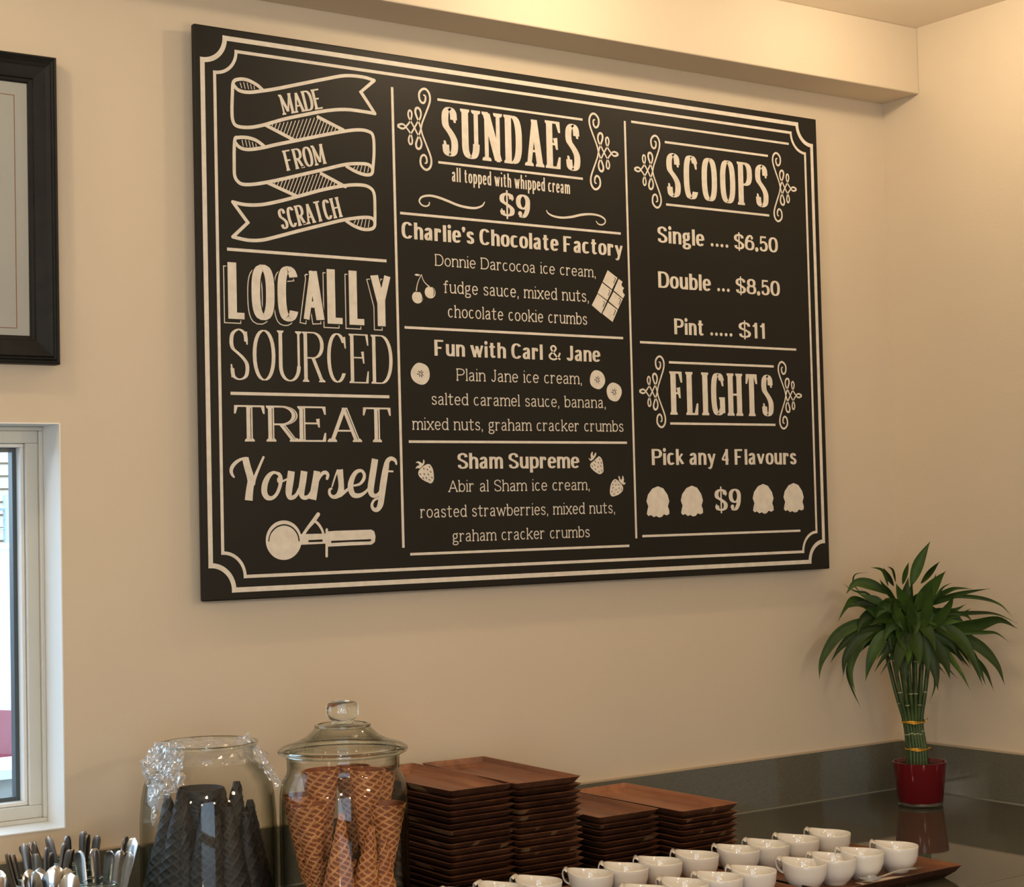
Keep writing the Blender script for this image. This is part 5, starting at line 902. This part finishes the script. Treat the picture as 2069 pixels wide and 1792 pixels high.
for k, (tu, tv, bu, bv, w) in enumerate([(-.035, .262, -.020, .375, .022), (.012, .285, .0, .38, .024), (.030, .250, .012, .37, .022), (-.008, .30, -.012, .39, .024), (-.055, .285, -.03, .37, .02), (.052, .275, .02, .37, .022), (-.025, .46, -.012, .36, .02), (.018, .475, .004, .37, .019), (-.06, .45, -.02, .37, .017), (.06, .455, .015, .37, .017)]):
    leaf_bm([(tu, tv), (tu * .9 + bu * .1, tv + .3 * (bv - tv)), (tu * .45 + bu * .55, tv + .7 * (bv - tv)), (bu, bv)], w, (.05 + .006 * k, .035), .2 * (-1) ** k).build('leaf', M['leaf'], plant, smooth=True)
for i in range(46):                                    # leaves on the far side and inside the crown
    a = rs.uniform(-.35, math.pi + .35); L_ = rs.uniform(.07, .125); bu, bv = rs.uniform(-.05, .035), rs.uniform(.34, .40); du, dv = math.cos(a), math.sin(a)
    droop = rs.uniform(.1, .7) * L_
    pts = [(bu + du * L_, bv + dv * L_ - droop), (bu + du * L_ * .62, bv + dv * L_ * .72 - droop * .2), (bu + du * L_ * .3, bv + dv * L_ * .4), (bu, bv)]
    leaf_bm(pts, rs.uniform(.013, .024), (rs.uniform(-.10, .06) * (.55 if du > 0 else .75), rs.uniform(-.03, .02)), rs.uniform(-.6, .6)).build('leaf', M['leaf'], plant, smooth=True)
# ------------------------------------------------------------ street seen through the window
mb = MB(); mb.box((-20, YW + .15, -.12), (40, 30, -.02)); tag(mb.build('street', M['asphalt']), 'grey street surface outside the window', None, kind='structure')
nb = thing('building', 'tan clapboard building across the street', 'building', (3, 9, 0))
mb = MB(); mb.box((-5, .03, -.02), (6, 4, 4.5)); mb.build('wall', M['siding'], nb)
brd = MB(); brd.box((-5, -.004, 0), (6, .03, .075)); bm_ = brd.mesh('siding_board', M['siding'])
for k in range(50):
    o = bpy.data.objects.new('siding_board', bm_); COL.objects.link(o); o.parent = nb; o.location = (0, 0, .05 + k * .088); o.rotation_euler = (R(-8), 0, 0)
fn = thing('wire_fence', 'pale steel mesh fence behind the parked white car', 'fence', (2.4, 7.5, 0))
for k in range(5):
    mb = MB(); mb.tube([(-2.4 + k * 1.2 - .12, 0, -.02), (-2.4 + k * 1.2 - .12, 0, 1.74)], .03, 10); mb.build('post', M['fence_steel'], fn, smooth=True)
mb = MB()
for z in (.1, .9, 1.66): mb.tube([(-2.6, .0, z), (2.6, 0, z)], .016, 6)
mb.build('rail', M['fence_steel'], fn)
mb = MB()
for k in range(86): x = -2.58 + k * .06; mb.box((x - .004, -.004, .02), (x + .004, .004, 1.68))
for k in range(28): z = .04 + k * .06; mb.box((-2.6, -.004, z - .004), (2.6, .004, z + .004))
mb.build('mesh_wire', M['fence_steel'], fn)['kind'] = 'stuff'
def car(name, label, x, y, rz, paint, s=1):
    c = thing(name, label, 'car', (x, y, -.02), R(rz))
    sec = [(-2.2, .45, .62), (-2.15, .35, .85), (-1.9, .28, .95), (-1.5, .26, 1.0), (-.9, .26, 1.05), (0, .26, 1.05), (.9, .26, 1.0), (1.5, .27, .93), (2.0, .30, .82), (2.2, .42, .6)]
    mb = MB(); vs = []
    for x_, z0, z1 in sec:
        hw = .88 - .12 * (abs(x_) / 2.2) ** 4
        vs += [(x_, -hw * .96, z0), (x_, -hw, (z0 + z1) / 2), (x_, -hw * .93, z1 - .03), (x_, -hw * .6, z1), (x_, hw * .6, z1), (x_, hw * .93, z1 - .03), (x_, hw, (z0 + z1) / 2), (x_, hw * .96, z0)]
    n = len(sec); mb.add(vs, [(i * 8 + k, i * 8 + (k + 1) % 8, (i + 1) * 8 + (k + 1) % 8, (i + 1) * 8 + k) for i in range(n - 1) for k in range(8)] + [tuple(range(8))[::-1], tuple((n - 1) * 8 + k for k in range(8))]); mb.build('body', paint, c, smooth=True, auto=35)
    mb = MB(); vs = []
    for x_, z_, w_ in ((-1.75, 1.0, .76), (-1.1, 1.43, .62), (.1, 1.47, .62), (.95, 1.0, .78)): vs += [(x_, -w_, z_), (x_, w_, z_), (x_, w_, .95), (x_, -w_, .95)]
    mb.add(vs, [(i * 4 + k, i * 4 + (k + 1) % 4, (i + 1) * 4 + (k + 1) % 4, (i + 1) * 4 + k) for i in range(3) for k in range(4)] + [(0, 1, 2, 3), (12, 15, 14, 13)]); mb.build('windows', M['car_glass'], c)
    mb = MB(); mb.box((-1.1, -.60, 1.43), (.15, .60, 1.49)); o = mb.build('roof', paint, c); bevel(o, .03)
    mb = MB()
    for sy in (-1, 1): mb.tube([(-1.72, .735 * sy, 1.02), (-1.1, .60 * sy, 1.45), (.12, .60 * sy, 1.48), (.93, .75 * sy, 1.02)], .028, 6); mb.tube([(-.45, .68 * sy, 1.0), (-.45, .62 * sy, 1.45)], .03, 6)
    mb.build('pillars', paint, c)
    for sx in (-1.35, 1.4):
        for sy in (-.82, .82):
            mb = MB(); mb.lathe([(0, -.1), (.2, -.1), (.33, -.09), (.335, 0), (.33, .09), (.2, .1), (0, .1)], 28); w_ = mb.build('wheel', M['rubber'], c, smooth=True, auto=40); w_.location = (sx, sy, .335); w_.rotation_euler = (R(90), 0, 0)
    for sy in (-1, 1):
        mb = MB(); mb.box((.62, sy * .86 - .07, 1.0), (.78, sy * .86 + .07, 1.12)); o = mb.build('mirror', paint, c); bevel(o, .02)
car('car', 'white parked car glimpsed through the left window', 1.05, 5.3, 20, M['car_white'])
car('car', 'dark red parked car glimpsed low through the left window', -.35, 3.85, 3, M['car_red'])
wl_ = thing('kerb_wall', 'low grey concrete wall with pale caps outside the window', 'wall', (.3, 1.9, 0))
mb = MB(); mb.box((-2, 0, -.02), (3, .22, .88)); mb.build('wall', M['concrete'], wl_)
mb = MB(); mb.box((-2.02, -.02, .88), (3.02, .24, .905)); mb.build('cap', M['white_trim'], wl_)
